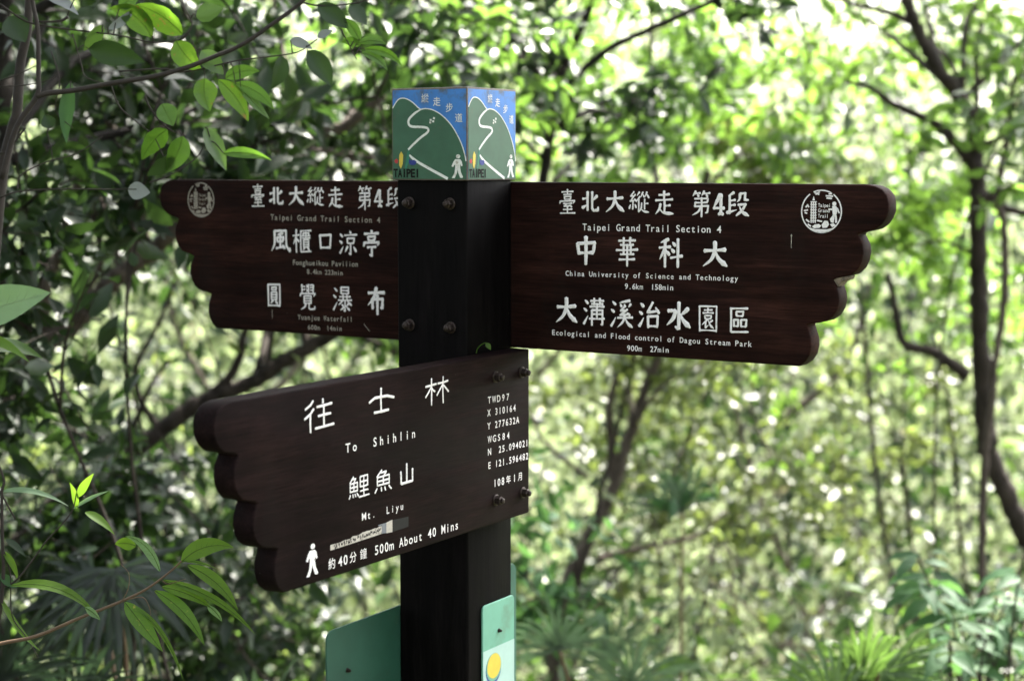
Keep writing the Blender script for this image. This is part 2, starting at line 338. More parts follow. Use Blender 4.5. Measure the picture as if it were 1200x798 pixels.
# --- brush strokes for the carved characters, 0..100 boxes
GL = {
'大': 'h 12,62 88,68;p 50,96 50,66 38,32 8,6;n 51,64 64,34 94,8',
'北': 'v 36,92 36,8;h 10,60 36,64;r 8,20 36,36;p 86,74 62,54;k 60,92 60,16 68,8 90,10 92,24',
'臺': 'h 20,88 80,91;v 50,99 50,78;h 30,78 70,80;v 34,70 36,58;k 34,70 68,71 65,58;h 36,59 65,60;v 14,52 10,42;k 14,51 88,54 80,44;h 28,42 74,44;k 48,42 32,31 68,34;d 62,38 72,28;h 28,18 74,20;v 50,31 50,4;h 12,3 90,5',
'縱': 'k 28,96 12,76 28,78;k 34,84 10,54 34,60;d 30,66 40,54;v 24,54 24,36;d 12,40 6,22;d 22,40 22,20;d 32,42 38,26;p 54,95 42,78;p 56,76 40,54;v 50,64 50,8;p 70,95 60,72;d 70,84 76,72;p 88,95 78,72;d 88,86 98,70;v 78,64 78,20;h 78,44 94,46;v 64,48 62,24;p 64,30 52,8;n 60,24 74,12 98,8',
'走': 'h 24,82 76,86;v 50,98 50,62;h 8,60 92,65;v 52,62 52,12;h 52,38 80,41;p 32,46 26,24 8,4;n 28,26 48,10 96,6',
'第': 'p 24,98 10,78;h 22,88 46,90;d 32,86 38,76;p 64,98 52,80;h 62,89 92,91;d 74,87 80,76;k 18,68 82,70 80,54;h 22,53 80,55;v 22,54 18,38;k 18,38 84,41 80,16 70,14;v 52,72 52,-2;p 50,38 36,18 8,4',
'4': 'p 62,98 12,34;h 10,32 92,32;v 66,98 66,4;h 48,4 84,4',
'段': 'p 34,96 14,84;v 16,84 16,10;h 16,62 40,66;h 16,42 40,46;r 4,14 46,26;p 60,92 58,70 48,58;k 60,91 82,93 80,66 96,66;k 52,46 84,49 70,24 44,2;n 58,40 70,18 98,2',
'風': 'p 20,92 20,40 4,6;k 20,92 78,95 80,30 98,6 98,22;p 62,84 34,76;v 34,66 36,46;k 34,65 66,67 62,48;h 36,47 62,49;v 49,74 49,20;h 28,18 68,26;d 60,34 72,18',
'櫃': 'h 2,72 36,76;v 20,98 20,2;p 20,70 4,36;d 22,62 34,48;h 42,92 98,95;v 44,92 44,6;k 44,6 98,9;v 56,84 58,72;k 56,84 86,85 82,72;h 50,72 92,74;v 70,88 70,64;h 52,63 92,65;v 58,56 58,24;k 58,56 84,57 84,24;h 58,46 84,46;h 58,36 84,36;h 58,26 84,26;p 64,24 54,14;d 76,24 88,14',
'口': 'v 14,84 20,10;k 14,82 88,87 82,12;h 20,16 82,18',
'涼': 'd 8,86 22,74;d 4,58 18,48;r 6,8 24,36;d 60,98 66,88;h 32,80 98,84;v 46,68 48,48;k 46,68 84,70 80,48;h 48,49 80,50;k 64,48 64,4 54,10;p 48,36 34,14;d 80,36 94,16',
'亭': 'd 48,99 54,90;h 12,84 88,88;v 32,74 34,60;k 32,74 70,76 66,60;h 34,61 66,62;v 12,52 8,38;k 12,51 90,54 82,42;h 28,34 74,37;k 52,35 52,2 40,8',
'圓': 'v 12,94 14,2;k 12,93 88,95 88,2;h 14,6 88,7;v 36,82 37,70;k 36,82 66,83 63,70;h 37,71 63,72;v 34,62 34,28;k 34,62 68,63 67,28;h 34,51 67,52;h 34,40 67,41;h 34,30 67,31;p 42,26 28,14;d 58,26 72,14',
'覺': 'v 16,96 18,66;h 18,88 34,89;h 18,77 34,78;v 84,96 82,66;k 66,95 84,96;h 66,86 82,87;h 66,76 82,77;p 58,97 42,84;d 42,96 58,84;p 58,80 42,68;d 42,80 58,68;v 10,62 6,50;k 10,61 94,63 86,52;v 30,52 30,22;k 30,52 70,53 70,22;h 30,42 70,43;h 30,32 70,33;h 30,23 70,24;p 40,22 32,8 10,-2;k 58,22 58,4 66,0 90,2 92,14',
'瀑': 'd 10,92 24,80;d 4,64 18,54;r 4,4 24,36;v 44,96 44,70;k 44,96 82,97 82,70;h 44,84 82,84;h 44,72 82,72;v 54,66 54,44;v 74,66 74,44;h 36,58 92,60;h 30,44 98,46;p 52,44 30,24;n 74,44 98,24;k 64,42 64,0 56,6;d 46,28 56,20;p 58,16 40,4;p 82,32 70,22;n 68,22 88,4',
'布': 'h 8,76 92,80;p 50,98 36,60 6,30;v 30,54 30,16;k 30,53 82,56 80,20 70,24;v 55,70 55,-4',
'中': 'v 14,74 20,36;k 14,73 88,78 82,42;h 20,40 82,43;v 50,98 50,0',
'華': 'h 14,86 86,89;v 36,97 35,76;v 64,98 63,76;h 22,72 78,74;h 4,54 96,58;v 36,72 36,40;v 66,73 66,40;h 22,40 80,42;h 16,22 84,25;v 51,74 51,0',
'科': 'p 42,96 10,84;h 4,66 50,70;v 28,88 28,0;p 28,64 6,26;d 30,58 46,42;d 58,86 70,74;d 54,64 66,52;h 50,32 98,40;v 80,98 80,0',
'溝': 'd 10,90 24,78;d 4,62 18,52;r 4,6 24,36;h 36,88 96,90;v 52,98 52,74;v 78,98 78,74;h 40,78 92,79;h 32,68 98,70;v 65,80 65,30;v 42,56 42,2;k 42,56 90,57 90,6 82,8;h 42,42 90,43;h 30,26 99,28',
'溪': 'd 10,92 24,80;d 4,64 18,54;r 4,4 24,36;p 86,97 40,88;d 44,84 50,74;d 62,84 66,74;p 90,86 80,74;k 64,76 46,60 70,62;k 76,66 44,44 80,48;d 74,54 86,44;h 32,34 98,38;p 64,44 56,22 32,0;n 66,34 78,16 98,2',
'治': 'd 10,90 24,78;d 4,60 18,50;r 4,6 24,38;k 66,96 42,58 86,64;d 78,78 94,56;v 44,44 46,2;k 44,43 88,46 86,4;h 46,8 86,9',
'水': 'k 52,98 52,4 38,12;k 10,66 40,68;p 40,68 30,40 6,16;p 88,78 60,54;n 56,58 70,34 96,10',
'園': 'v 10,94 12,2;k 10,93 90,95 90,2;h 12,6 90,7;h 32,80 70,82;v 50,88 50,70;h 26,69 76,71;v 36,60 37,48;k 36,60 66,61 63,48;h 37,49 63,50;p 50,48 22,26;v 40,40 38,16;r 38,16 54,26;p 72,44 56,34;n 52,44 62,26 78,14',
'區': 'h 12,90 90,93;v 16,90 16,6;k 16,6 94,9;v 40,80 41,64;k 40,80 70,81 68,64;h 41,65 68,65;v 28,50 29,26;k 28,50 48,51 47,26;h 29,28 47,28;v 60,51 61,26;k 60,51 84,52 82,26;h 61,28 82,28',
'往': 'k 30,98 22,86 4,74;k 32,72 20,56 2,44;v 21,56 21,-2;v 62,99 62,86;h 42,76 92,80;v 65,78 65,10;h 46,46 88,48;h 36,8 98,12',
'士': 'k 6,52 26,66 72,66 98,56;v 50,98 50,12;h 24,12 78,14',
'林': 'h 4,72 48,76;v 28,98 28,2;p 28,70 4,34;d 30,62 42,50;h 54,76 96,80;v 76,98 76,2;p 76,72 50,34;n 78,66 98,40',
'鯉': 'p 24,98 6,72;k 18,88 34,88 26,74;v 8,70 8,34;k 8,70 42,71 42,34;h 8,53 42,53;v 25,70 25,36;h 8,36 42,36;d 8,24 2,8;d 20,24 22,10;d 30,24 34,12;d 40,26 48,12;v 56,92 56,48;k 56,92 92,93 92,48;h 56,70 92,70;h 56,50 92,50;v 74,92 74,8;h 56,30 94,30;h 50,6 99,8',
'魚': 'p 42,99 14,72;k 36,88 66,89 54,74;v 18,70 18,34;k 18,70 82,72 82,34;h 18,53 82,53;v 50,71 50,36;h 18,36 82,36;d 16,24 4,6;d 38,24 40,8;d 58,24 62,8;d 80,26 94,8',
'山': 'v 50,98 50,10;v 12,66 14,8;h 14,8 88,10;v 88,68 88,8',
}
WPROF = {'h': ([0, .12, .5, .85, 1], [.95, .8, .62, .9, 1.0]), 'v': ([0, .12, .5, 1], [1.1, .95, .9, .85]), 'p': ([0, .3, .7, 1], [1.1, 1.0, .8, .3]),
         'n': ([0, .3, .75, 1], [.45, .8, 1.3, .5]), 'd': ([0, .5, 1], [.5, 1.1, 1.0]), 'r': ([0, .4, 1], [1.15, .9, .3]), 'k': ([0, .1, .5, .9, 1], [.95, .85, .85, .9, .6])}

def glyph(mb, ch, cx, cz, w, hh, y, rng, weight=1.0, mono=False):
    st = GL[ch].split(';'); ns = len(st)
    base = weight*(17.0 if ns <= 5 else 14.0 if ns <= 9 else 11.8 if ns <= 13 else 10.0)/100*math.sqrt(w*hh)
    for s in st:
        k, *pp = s.split()
        P = np.array([[float(a) for a in q.split(',')] for q in pp])
        if k == 'k' and len(P) > 2:         # keep corners fairly crisp
            Q = [P[0]]
            for q in range(1, len(P)-1): Q += [P[q]+(P[q-1]-P[q])*.14, P[q], P[q]+(P[q+1]-P[q])*.14]
            P = np.array(Q+[P[-1]])
        C = np.stack([cx+(P[:, 0]-50)/100*w, cz+(P[:, 1]-48)/100*hh], 1)
        if len(C) == 2: C = np.array([C[0], (C[0]+C[1])/2+rng.standard_normal(2)*.006*w, C[1]])
        C = spline(np.c_[C, np.zeros(len(C))], 5)[:, :2]
        m = len(C); seg = np.r_[0, np.cumsum(np.linalg.norm(np.diff(C, axis=0), axis=1))]; u = seg/seg[-1]
        wp = WPROF[k] if not mono else ([0, 1], [.8, .8])
        hw = base*.5*np.interp(u, *wp)*(1+.06*rng.standard_normal(m))
        T = np.gradient(C, axis=0); T /= np.linalg.norm(T, axis=1)[:, None]+1e-9; Nn = np.c_[-T[:, 1], T[:, 0]]
        L, Rr = C+Nn*hw[:, None], C-Nn*hw[:, None]
        e0, e1 = C[0]-T[0]*hw[0]*.55, C[-1]+T[-1]*hw[-1]*.55
        rid = hw*.34
        V = [np.c_[L[:, 0], np.full(m, y+.0002), L[:, 1]], np.c_[C[:, 0], y-.0002-rid, C[:, 1]], np.c_[Rr[:, 0], np.full(m, y+.0002), Rr[:, 1]],
             [[e0[0], y+.0002, e0[1]], [e1[0], y+.0002, e1[1]]]]
        i = np.arange(m-1)
        Q = np.concatenate([np.stack([i, i+m, i+m+1, i+1], 1), np.stack([i+m, i+2*m, i+2*m+1, i+m+1], 1)])
        T3 = [(3*m, m, 0), (3*m, 2*m, m), (3*m+1, m-1, 2*m-1), (3*m+1, 2*m-1, 3*m-1)]
        mb.add(np.concatenate(V), T3, Q)

def carved(parent, items, seed, weight=1.0, mono=False, mat='paint'):
    rng = np.random.default_rng(seed)
    for ch, x, z, w, hh in items:                     # one mesh per carved character
        mb = MB(); glyph(mb, ch, x/1000, z/1000, w/1000, hh/1000, 0, rng, weight*(1.5 if ch == '4' else 1), mono)
        mb.build('lettering', M[mat], parent, smooth=False)

_gc = {}
def font_polys(ch, bold=0):
    if (ch, bold) not in _gc:
        c = bpy.data.curves.new('t', 'FONT'); c.body = ch; c.size = 1; c.offset = .009 if ord(ch) < 0x2e80 else (.0 if ch in '鐘縱' else .006); c.offset += bold; c.resolution_u = 3
        o = bpy.data.objects.new('t', c); COL.objects.link(o)
        me = bpy.data.meshes.new_from_object(o.evaluated_get(bpy.context.evaluated_depsgraph_get()))
        V = np.array([v.co[:] for v in me.vertices]); F = [tuple(p.vertices) for p in me.polygons]
        bpy.data.objects.remove(o); bpy.data.curves.remove(c); bpy.data.meshes.remove(me)
        _gc[ch, bold] = (V, F)
    return _gc[ch, bold]

def typed(parent, txt, x0, x1, zb, cap, y=0, tilt=0, mat='paint', name='lettering', wid=.86, bold=0, loc=None, rz=0):
    """monospaced single line of small lettering between x0 and x1 (mm), base line zb, capital height cap"""
    units = [2 if ord(c) > 0x2e80 else 1 for c in txt]; tot = sum(units); pitch = (x1-x0)/(tot-(1-wid) if tot > 1 else 1)
    V = []; F = []; n = 0; x = x0
    def flush():                                      # one mesh per word
        nonlocal V, F, n
        if V:
            me = bpy.data.meshes.new(name); me.from_pydata(np.concatenate(V).tolist(), [], F)
            o = link_mesh(name, me, M[mat], parent, loc); o.rotation_euler = (0, 0, rz)
        V = []; F = []; n = 0
    for c, u in zip(txt, units):
        w = pitch*u
        if c == ' ': flush()
        else:
            v, f = font_polys(c, bold); v = v.copy()
            s = cap/.70
            if u == 2: s = cap*1.12/.92; v[:, 1] += .06
            gw = v[:, 0].max()-v[:, 0].min()
            sx = min(s, w*wid*1.02/gw)
            if c in 'ilI1.': sx = s*.95
            cx = (v[:, 0].max()+v[:, 0].min())/2
            px = x+w*wid/2+(v[:, 0]-cx)*sx; pz = zb+v[:, 1]*s
            pz = pz-tilt*((px-x0)/(x1-x0)-.5)
            for d in (0,):
                V.append(np.c_[px/1000, np.full(len(v), y-.0004), pz/1000])
            F += [tuple(i+n for i in q) for q in f]; n += len(v)
        x += w
    flush()

# right board
TGT = 'Taipei Grand Trail Section 4'
carved(bR, [('臺', 153.9, -28.2, 31.5, 35.6), ('北', 191.3, -27, 30.6, 31.5), ('大', 231, -27.5, 33.3, 32.4), ('縱', 268.7, -27.8, 33.6, 32.2), ('走', 308.3, -28.1, 31.3, 33.7), ('第', 364.9, -28.2, 31.4, 35.2), ('4', 391.4, -28.9, 19.9, 28.5), ('段', 419.3, -28, 34.8, 33.5)], 1)
typed(bR, TGT, 179.3, 395.8, -67.5, 9.7, tilt=-1)
carved(bR, [('中', 184.4, -97.2, 37.8, 40.5), ('華', 250.7, -97.2, 37, 41.3), ('科', 318.9, -96.9, 37.9, 40.2), ('大', 386.3, -97.2, 41.6, 37.6)], 2)
typed(bR, 'China University of Science and Technology', 151.5, 421.8, -132.7, 7.4, tilt=-2)
typed(bR, '9.6km  158min', 247.9, 324, -148.5, 7.8, tilt=-1)
carved(bR, [('大', 152.7, -184.5, 39.9, 39.4), ('溝', 197.7, -184.6, 35.4, 40.7), ('溪', 242.8, -184.9, 36.4, 39.9), ('治', 286.8, -184.4, 34.5, 38.5), ('水', 331.9, -184, 40, 39.6), ('園', 377.1, -185.5, 32, 38), ('區', 423.1, -185.5, 33.5, 38)], 3)
typed(bR, 'Ecological and Flood control of Dagou Stream Park', 128.9, 443.3, -220.2, 7.6)
typed(bR, '900m  27min', 252.2, 318, -235.8, 7.9, tilt=-1)
# left board
carved(bL, [('臺', -418.6, -25.4, 32.1, 36.3), ('北', -380.8, -25, 31.2, 30), ('大', -340.7, -25.4, 34.3, 31.9), ('縱', -302.7, -25.8, 35, 31), ('走', -262.7, -26.3, 30.9, 32.5), ('第', -206.3, -26.5, 30, 35.9), ('4', -180.3, -26.9, 18.5, 26), ('段', -150.5, -25.8, 31.5, 32)], 4)
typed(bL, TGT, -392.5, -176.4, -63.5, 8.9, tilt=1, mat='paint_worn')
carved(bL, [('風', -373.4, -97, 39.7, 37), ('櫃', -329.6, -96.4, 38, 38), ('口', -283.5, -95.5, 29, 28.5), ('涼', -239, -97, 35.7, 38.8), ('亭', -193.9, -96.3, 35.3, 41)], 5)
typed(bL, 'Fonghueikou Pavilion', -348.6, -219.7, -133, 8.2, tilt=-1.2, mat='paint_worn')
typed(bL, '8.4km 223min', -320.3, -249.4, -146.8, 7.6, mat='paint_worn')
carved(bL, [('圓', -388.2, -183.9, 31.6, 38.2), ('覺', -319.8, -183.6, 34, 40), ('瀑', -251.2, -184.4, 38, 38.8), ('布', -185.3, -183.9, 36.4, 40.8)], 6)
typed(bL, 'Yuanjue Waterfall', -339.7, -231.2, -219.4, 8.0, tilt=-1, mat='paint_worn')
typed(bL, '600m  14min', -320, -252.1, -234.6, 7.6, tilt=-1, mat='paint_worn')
# front board
carved(bF, [('往', -438.6, -36.2, 60.1, 38.5), ('士', -310.3, -34.5, 58.6, 35), ('林', -183, -35.5, 58.2, 37.5)], 7, weight=.70, mono=True)
typed(bF, 'To  Shihlin', -388.4, -232.7, -90.4, 11.6, tilt=1)
carved(bF, [('鯉', -359.3, -138, 43.6, 30), ('魚', -306.9, -138.6, 40.2, 30), ('山', -254.5, -137.1, 35.1, 28)], 8, weight=.98, mono=True)
typed(bF, 'Mt.  Liyu', -354.2, -262.1, -182.2, 9.5, tilt=1)
typed(bF, '約40分鐘 500m About 40 Mins', -427, -131.8, -231.8, 12.2, tilt=1)
for tx, a in (('TWD97', (-57.3, 2.6, -67.6, 9.6)), ('X 310164', (-57.4, 19.4, -85.7, 9.6)), ('Y 277632A', (-57.4, 28.3, -104.4, 9.6)), ('WGS84', (-56.6, 3.5, -123.7, 9.6)),
              ('N  25.094021', (-55.8, 54, -141.6, 9.6)), ('E 121.596482', (-55.9, 54.5, -161.1, 9.6)), ('108年1月', (-42, 41.3, -189.3, 10.6))):
    typed(bF, tx, *a, tilt=1.5)

# strip of tape and walking figure on the front board
rng = np.random.default_rng(5)
top = [(-.4197+(.108)*t, -.2017+.0057*t+rng.uniform(-.0009, .0009)) for t in np.linspace(0, 1, 22)]
flat('tape_strip', [[(-.4198, -.2079), (-.3118, -.2065)]+top[::-1]], 0, M['tape'], bF)
flat('tape_strip', [[(-.3116, -.2065), (-.3016, -.2072), (-.3016, -.1938), (-.319, -.1937), (-.319, -.1952), (-.3116, -.1955)]], 0, M['tapegrey'], bF)
flat('tape_strip', [[(-.3014, -.2075), (-.2881, -.2084), (-.2879, -.1922), (-.3015, -.1938)]], 0, M['tape'], bF)
flat('tape_strip', [[(-.2878, -.2084), (-.2517, -.2078), (-.2515, -.1945), (-.2878, -.1928)]], 0, M['tapeblack'], bF)
blots = []
for t in np.linspace(.08, .97, 21):
    x = -.4197+.108*t; z = -.2058+.0052*t
    for k in range(3):
        a, b = x+rng.uniform(-.0018, .0018), z+rng.uniform(-.0012, .0024); q, w_ = rng.uniform(.0004, .0009), rng.uniform(.0008, .0018)
        blots.append([(a-q, b-w_), (a+q, b-w_), (a+q, b+w_), (a-q, b+w_)])
flat('lettering', blots, -.0004, M['tapeblack'], bF, th=.0002)

def disc(cx, cz, rx, rz_, n=16): return [(cx+rx*math.cos(2*math.pi*i/n), cz+rz_*math.sin(2*math.pi*i/n)) for i in range(n)]
def person_polys(cx, z0, s, sx=1.0):
    """walking pictogram, s = height"""
    P = lambda L: [(cx+a*s*sx, z0+b*s) for a, b in L]
    return [disc(cx+.02*s*sx, z0+.92*s, .085*s*sx, .085*s),
            P([(-.10, .80), (.10, .80), (.17, .70), (.20, .52), (.14, .50), (.10, .62), (.10, .44), (-.10, .44), (-.10, .60), (-.19, .47), (-.25, .50), (-.17, .70)]),
            P([(-.10, .445), (.02, .445), (-.03, .22), (-.12, 0), (-.24, .0), (-.13, .22)]),
            P([(.0, .445), (.10, .445), (.13, .25), (.22, .05), (.18, .0), (.10, .02), (.02, .24)])]
flat('walking_figure', person_polys(-.456, -.2322, .0395, 1.25), 0, M['paint'], bF, th=.0005)

# seals
def ring(cx, cz, r, w, n=60, gaps=()):
    out = []
    for i in range(n):
        a, b = 2*math.pi*i/n, 2*math.pi*(i+1)/n
        if any(g0 <= i < g1 for g0, g1 in gaps): continue
        out.append([(cx+r*math.cos(a), cz+r*math.sin(a)), (cx+r*math.cos(b), cz+r*math.sin(b)), (cx+(r-w)*math.cos(b), cz+(r-w)*math.sin(b)), (cx+(r-w)*math.cos(a), cz+(r-w)*math.sin(a))])
    return out
def seal(parent, cx, cz, r, mat):
    p = ring(cx, cz, r, .055*r, gaps=((9, 10), (19, 21)))
    P = lambda L: p.append([(cx+a*r, cz+b*r) for a, b in L])
    def bar(x0, z0, x1, z1, w):
        d = Vector((x1-x0, z1-z0)); nn = Vector((-d.y, d.x)).normalized()*w
        P([(x0+nn.x, z0+nn.y), (x0-nn.x, z0-nn.y), (x1-nn.x, z1-nn.y), (x1+nn.x, z1+nn.y)])
    P([(-.45, .50), (-.33, .50), (-.39, .70)])
    for k in range(8):                      # stacked tower storeys
        z = .46-k*.125
        P([(-.55, z), (-.23, z), (-.26, z-.05), (-.52, z-.05)])
        for q in range(3): P([(-.52+q*.1, z-.055), (-.47+q*.1, z-.055), (-.47+q*.1, z-.12), (-.52+q*.1, z-.12)])
    for a in [(-.78, .18, -.66, .30), (-.70, .32, -.62, .18), (-.86, .02, -.66, .06), (-.82, -.06, -.70, -.1), (-.35, .86, -.12, .78), (-.3, .78, -.1, .9),
              (.2, .72, .55, .70), (.24, .62, .5, .60), (.34, .8, .5, .82), (-.75, -.38, -.58, -.5), (-.66, -.6, -.5, -.7), (-.2, -.42, .04, -.46)]: bar(*a, .035)
    z = -.62                                # rocks and ground
    P([(-.45, -.70), (-.30, -.60), (-.12, -.58), (0, -.66), (-.08, -.76), (-.35, -.78)])
    P([(.02, -.62), (.16, -.42), (.32, -.44), (.38, -.6), (.28, -.74), (.08, -.76)])
    P([(.42, -.58), (.6, -.54), (.72, -.62), (.55, -.72)])
    P([(-.62, -.74), (-.3, -.82), (.3, -.82), (.62, -.74), (.45, -.88), (.15, -.985), (-.15, -.985), (-.45, -.88)])
    p.append(disc(cx+.62*r, cz+.36*r, .10*r, .10*r, 12))  # hiker
    P([(.52, .26), (.72, .26), (.78, .0), (.72, -.16), (.56, -.16), (.54, .04)])
    P([(.52, .14), (.52, .06), (.34, .08), (.34, .14)]); P([(.74, .2), (.80, .16), (.90, -.06), (.84, -.08)])
    P([(.56, -.17), (.66, -.17), (.60, -.52), (.48, -.50), (.42, -.34)]); P([(.67, -.17), (.74, -.17), (.78, -.50), (.68, -.52)])
    o = flat('emblem', p, 0, M[mat], parent, th=.0006)
    for tx, zz, x0, x1 in (('Taipei', .20, -.16, .44), ('Grand', -.04, -.16, .40), ('Trail', -.29, -.16, .34)):
        typed(parent, tx, (cx+x0*r)*1000, (cx+x1*r)*1000, (cz+zz*r)*1000, .17*r*1000, mat=mat, wid=.92)
    return o
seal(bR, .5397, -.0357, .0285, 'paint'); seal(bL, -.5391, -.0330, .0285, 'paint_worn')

# scratches and a chipped patch on the right board
flat('scratch', [[(.4975, -.0665), (.4983, -.0665), (.4981, -.085), (.4977, -.085)], disc(.4979, -.0685, .0011, .0014, 8)], 0, M['tape'], bR)
flat('scratch', [[(-.3925, -.2065), (-.3917, -.2065), (-.3919, -.221), (-.3923, -.221)], [(-.21, -.221), (-.199, -.232), (-.1985, -.2315), (-.2095, -.2205)]], 0, M['paint_worn'], bL)

poly_prism('chipped_wood', [(.5590, -.1205), (.5800, -.1195), (.5770, -.1245), (.5690, -.1275), (.5640, -.1345), (.5600, -.1290), (.5572, -.1250)], .0012, .024, M['rawwood'], bR, bevel=.001, seg=1)

# bolts: washer, hexagonal nut, domed end
def bolt(parent, loc, axis, sc=1.0, seed=0):
    bm = bmesh.new()
    def cyl(r, a, b, n, rt=None, rot=0):
        bmesh.ops.create_cone(bm, cap_ends=True, segments=n, radius1=r, radius2=r if rt is None else rt, depth=b-a, matrix=Matrix.Translation((0, 0, (a+b)/2)) @ Matrix.Rotation(rot, 4, 'Z'))
    cyl(.0098, -.001, .0016, 28); cyl(.0098, .0016, .0024, 28, .0085)
    cyl(.0076, .0024, .0105, 6, .0076, seed); cyl(.0076, .0105, .0118, 6, .0060, seed)
    cyl(.0048, .0118, .0150, 18); cyl(.0048, .0150, .0166, 18, .0026)
    bmesh.ops.scale(bm, vec=(sc*.88, sc*.88, sc*.92), verts=bm.verts)
    me = bpy.data.meshes.new('bolt'); bm.to_mesh(me); bm.free()
    o = link_mesh('bolt', me, M['bolt'], parent, loc)
    o.rotation_euler = Vector(axis).to_track_quat('Z', 'Y').to_euler(); return o
for k, (x, z) in enumerate(((-.0372, 1.4912), (.0326, 1.4908), (-.038, 1.316), (.033, 1.3157))): bolt(sign, (x, -h, z), (0, -1, 0), 1.0, k*.4)
for k, (x, z) in enumerate(((-.0360, -.0312), (.036, -.032), (-.0352, -.2083), (.0385, -.2095))): bolt(bF, (x, 0, z), (0, -1, 0), .95, k*.5)

# --- picture box on top
CO = .0045; c = h+CO; Z0, Z1 = 1.5236, 1.6534; HB = Z1-Z0
box = poly_prism('picture_box', [(-c, Z0), (c, Z0), (c, Z1), (-c, Z1)], -c, c, M['rim'], sign, bevel=.0012, seg=2)
def art(rz):
    wd = 2*c-.0040; x0 = -c+.0020; z0 = Z0+.0018; hh = HB-.0045
    T = lambda L: [(x0+u/100*wd, z0+v/100*hh) for u, v in L]
    y = -c
    def lay(name, polys, mat, lev): return flat(name, polys, y-.00025*lev, M[mat], box, th=.00025, rz=rz)
    def band(L, w):
        P = spline([(a, b, 0) for a, b in L], 5)[:, :2]; t = np.gradient(P, axis=0); t /= np.linalg.norm(t, axis=1)[:, None]; n = np.c_[-t[:, 1], t[:, 0]*1.0]
        ww = np.broadcast_to(w, (len(P),))[:, None] if np.isscalar(w) else np.interp(np.linspace(0, 1, len(P)), np.linspace(0, 1, len(w)), w)[:, None]
        A, B = P+n*ww/2, P-n*ww/2
        return [T([A[i], A[i+1], B[i+1], B[i]]) for i in range(len(P)-1)]
    lay('sky_panel', [T([(0, 0), (100, 0), (100, 100), (0, 100)])], 'sky', 0)
    r1 = [(0, 80), (4, 85.5), (8, 89.5), (13, 91), (20, 90), (28, 86), (35, 80.5), (39, 78)]
    r2 = [(39, 78), (46, 78.8), (56, 77), (68, 71), (80.5, 60), (89.5, 47.5), (95, 37), (98.8, 26), (100, 20)]
    s1 = [tuple(p[:2]) for p in spline([(a, b, 0) for a, b in r1], 4)]; s2 = [tuple(p[:2]) for p in spline([(a, b, 0) for a, b in r2], 4)]
    lay('hill_panel', [T([(0, 0)]+[(100, 0)]+s2[::-1]+s1[::-1][1:])], 'hill', 1)
    path = [(39, 78), (31, 74), (23, 67.5), (22.3, 62), (27, 59), (44, 58), (49, 56), (48, 52.3), (38, 46), (27, 37.7), (21.5, 33)]
    lay('trail_line', band(r1, 1.2)+band(r2, 1.2)+band(path, [1.6, 2.5, 2.7, 2.7, 2.8, 2.7, 2.5, 2.7, 2.7, 2.5, 2.2])+band([(23, 27), (28, 23), (40, 16.4), (75.5, .4)], [2, 3, 3, 3.2]), 'artwhite', 2)
    dots = [T([(a-1.3, b-1), (a+1.2, b-1.3), (a+1.4, b+1), (a-1.1, b+1.2)]) for a, b in ((52.5, 66), (57, 68), (56, 64.5), (52, 63.2))]
    lay('marking', dots, 'artwhite', 2)
    lay('marking', [T([(11.5, 31), (14.4, 27), (13.6, 17), (11, 11.5), (8.6, 15.5), (9, 27)])], 'yellow', 2)
    lay('marking', [T([(2, 20.5), (5, 23), (7.6, 20.5), (6, 17.3), (3, 18)])], 'red', 2)
    lay('marking', [T([(22.5, 22), (26, 20.8), (30, 21.5), (33, 19.5), (32, 16.5), (28, 15.3), (24, 16.2), (22.3, 18.6)])], 'navy', 3)
    lay('marking', [T([(21, 33.5), (23.5, 30), (22, 19), (19, 11), (16.5, 12), (18.5, 22)])], 'teal', 2)
    xx = lambda u: (x0+u/100*wd)*1000; zz = lambda v: (z0+v/100*hh)*1000
    typed(box, 'TAIPEI', xx(1), xx(37), zz(2.0), .092*hh*1000, y=y-.0007, mat='black', wid=.97, rz=rz, bold=.022)
    PF = person_polys(x0+.89*wd, z0+.012*hh, .262*hh, 1.25)
    lay('walking_figure', PF, 'artwhite', 3)
    for ch, u, v, s in (('縱', 45, 90.5, 10.5), ('走', 61, 86.5, 10.5), ('步', 78, 79.5, 10.5), ('道', 90.5, 68, 10.5)):
        v_, f_ = font_polys(ch); sc = s/100*wd
        me = bpy.data.meshes.new('lettering'); px = x0+u/100*wd+(v_[:, 0]-.5)*sc; pz = z0+v/100*hh+(v_[:, 1]-.38)*sc*1.02
        me.from_pydata(np.c_[px, np.full(len(px), y-.0007), pz].tolist(), [], f_)
        o = link_mesh('lettering', me, M['artwhite'], box); o.rotation_euler = (0, 0, rz)
art(0); art(math.pi/2)

# --- green panels lower on the post
def rounded(x0, z0, x1, z1, r, n=6):
    o = []
    for cx, cz, a0 in ((x1-r, z1-r, 0), (x0+r, z1-r, 90), (x0+r, z0+r, 180), (x1-r, z0+r, 270)):
        o += [(cx+r*math.cos(R(a0+90*i/n)), cz+r*math.sin(R(a0+90*i/n))) for i in range(n+1)]
    return o
gp = poly_prism('map_panel', rounded(-.234, ZF-.75, .268, ZF-.377, .014), 0, .003, M['panel'], sign, bevel=.0006, seg=1, loc=(-h, 0, 0), rz=math.pi/2)
bolt(gp, (-.1878, 0, ZF-.4425), (0, -1, 0), .42)
for zz in (-.47, -.68): bolt(gp, (.02, 0, ZF+zz), (0, -1, 0), .4)
ap = poly_prism('app_panel', rounded(-.0255, ZF-.63, .0615, ZF-.370, .007), 0, .003, M['mint'], sign, bevel=.0006, seg=1, loc=(h+.0035, 0, 0), rz=math.pi/2)
flat('print_area', [[(-.0250, ZF-.625), (.061, ZF-.625), (.061, ZF-.4375), (-.0250, ZF-.4375)]], 0, M['pale'], ap)
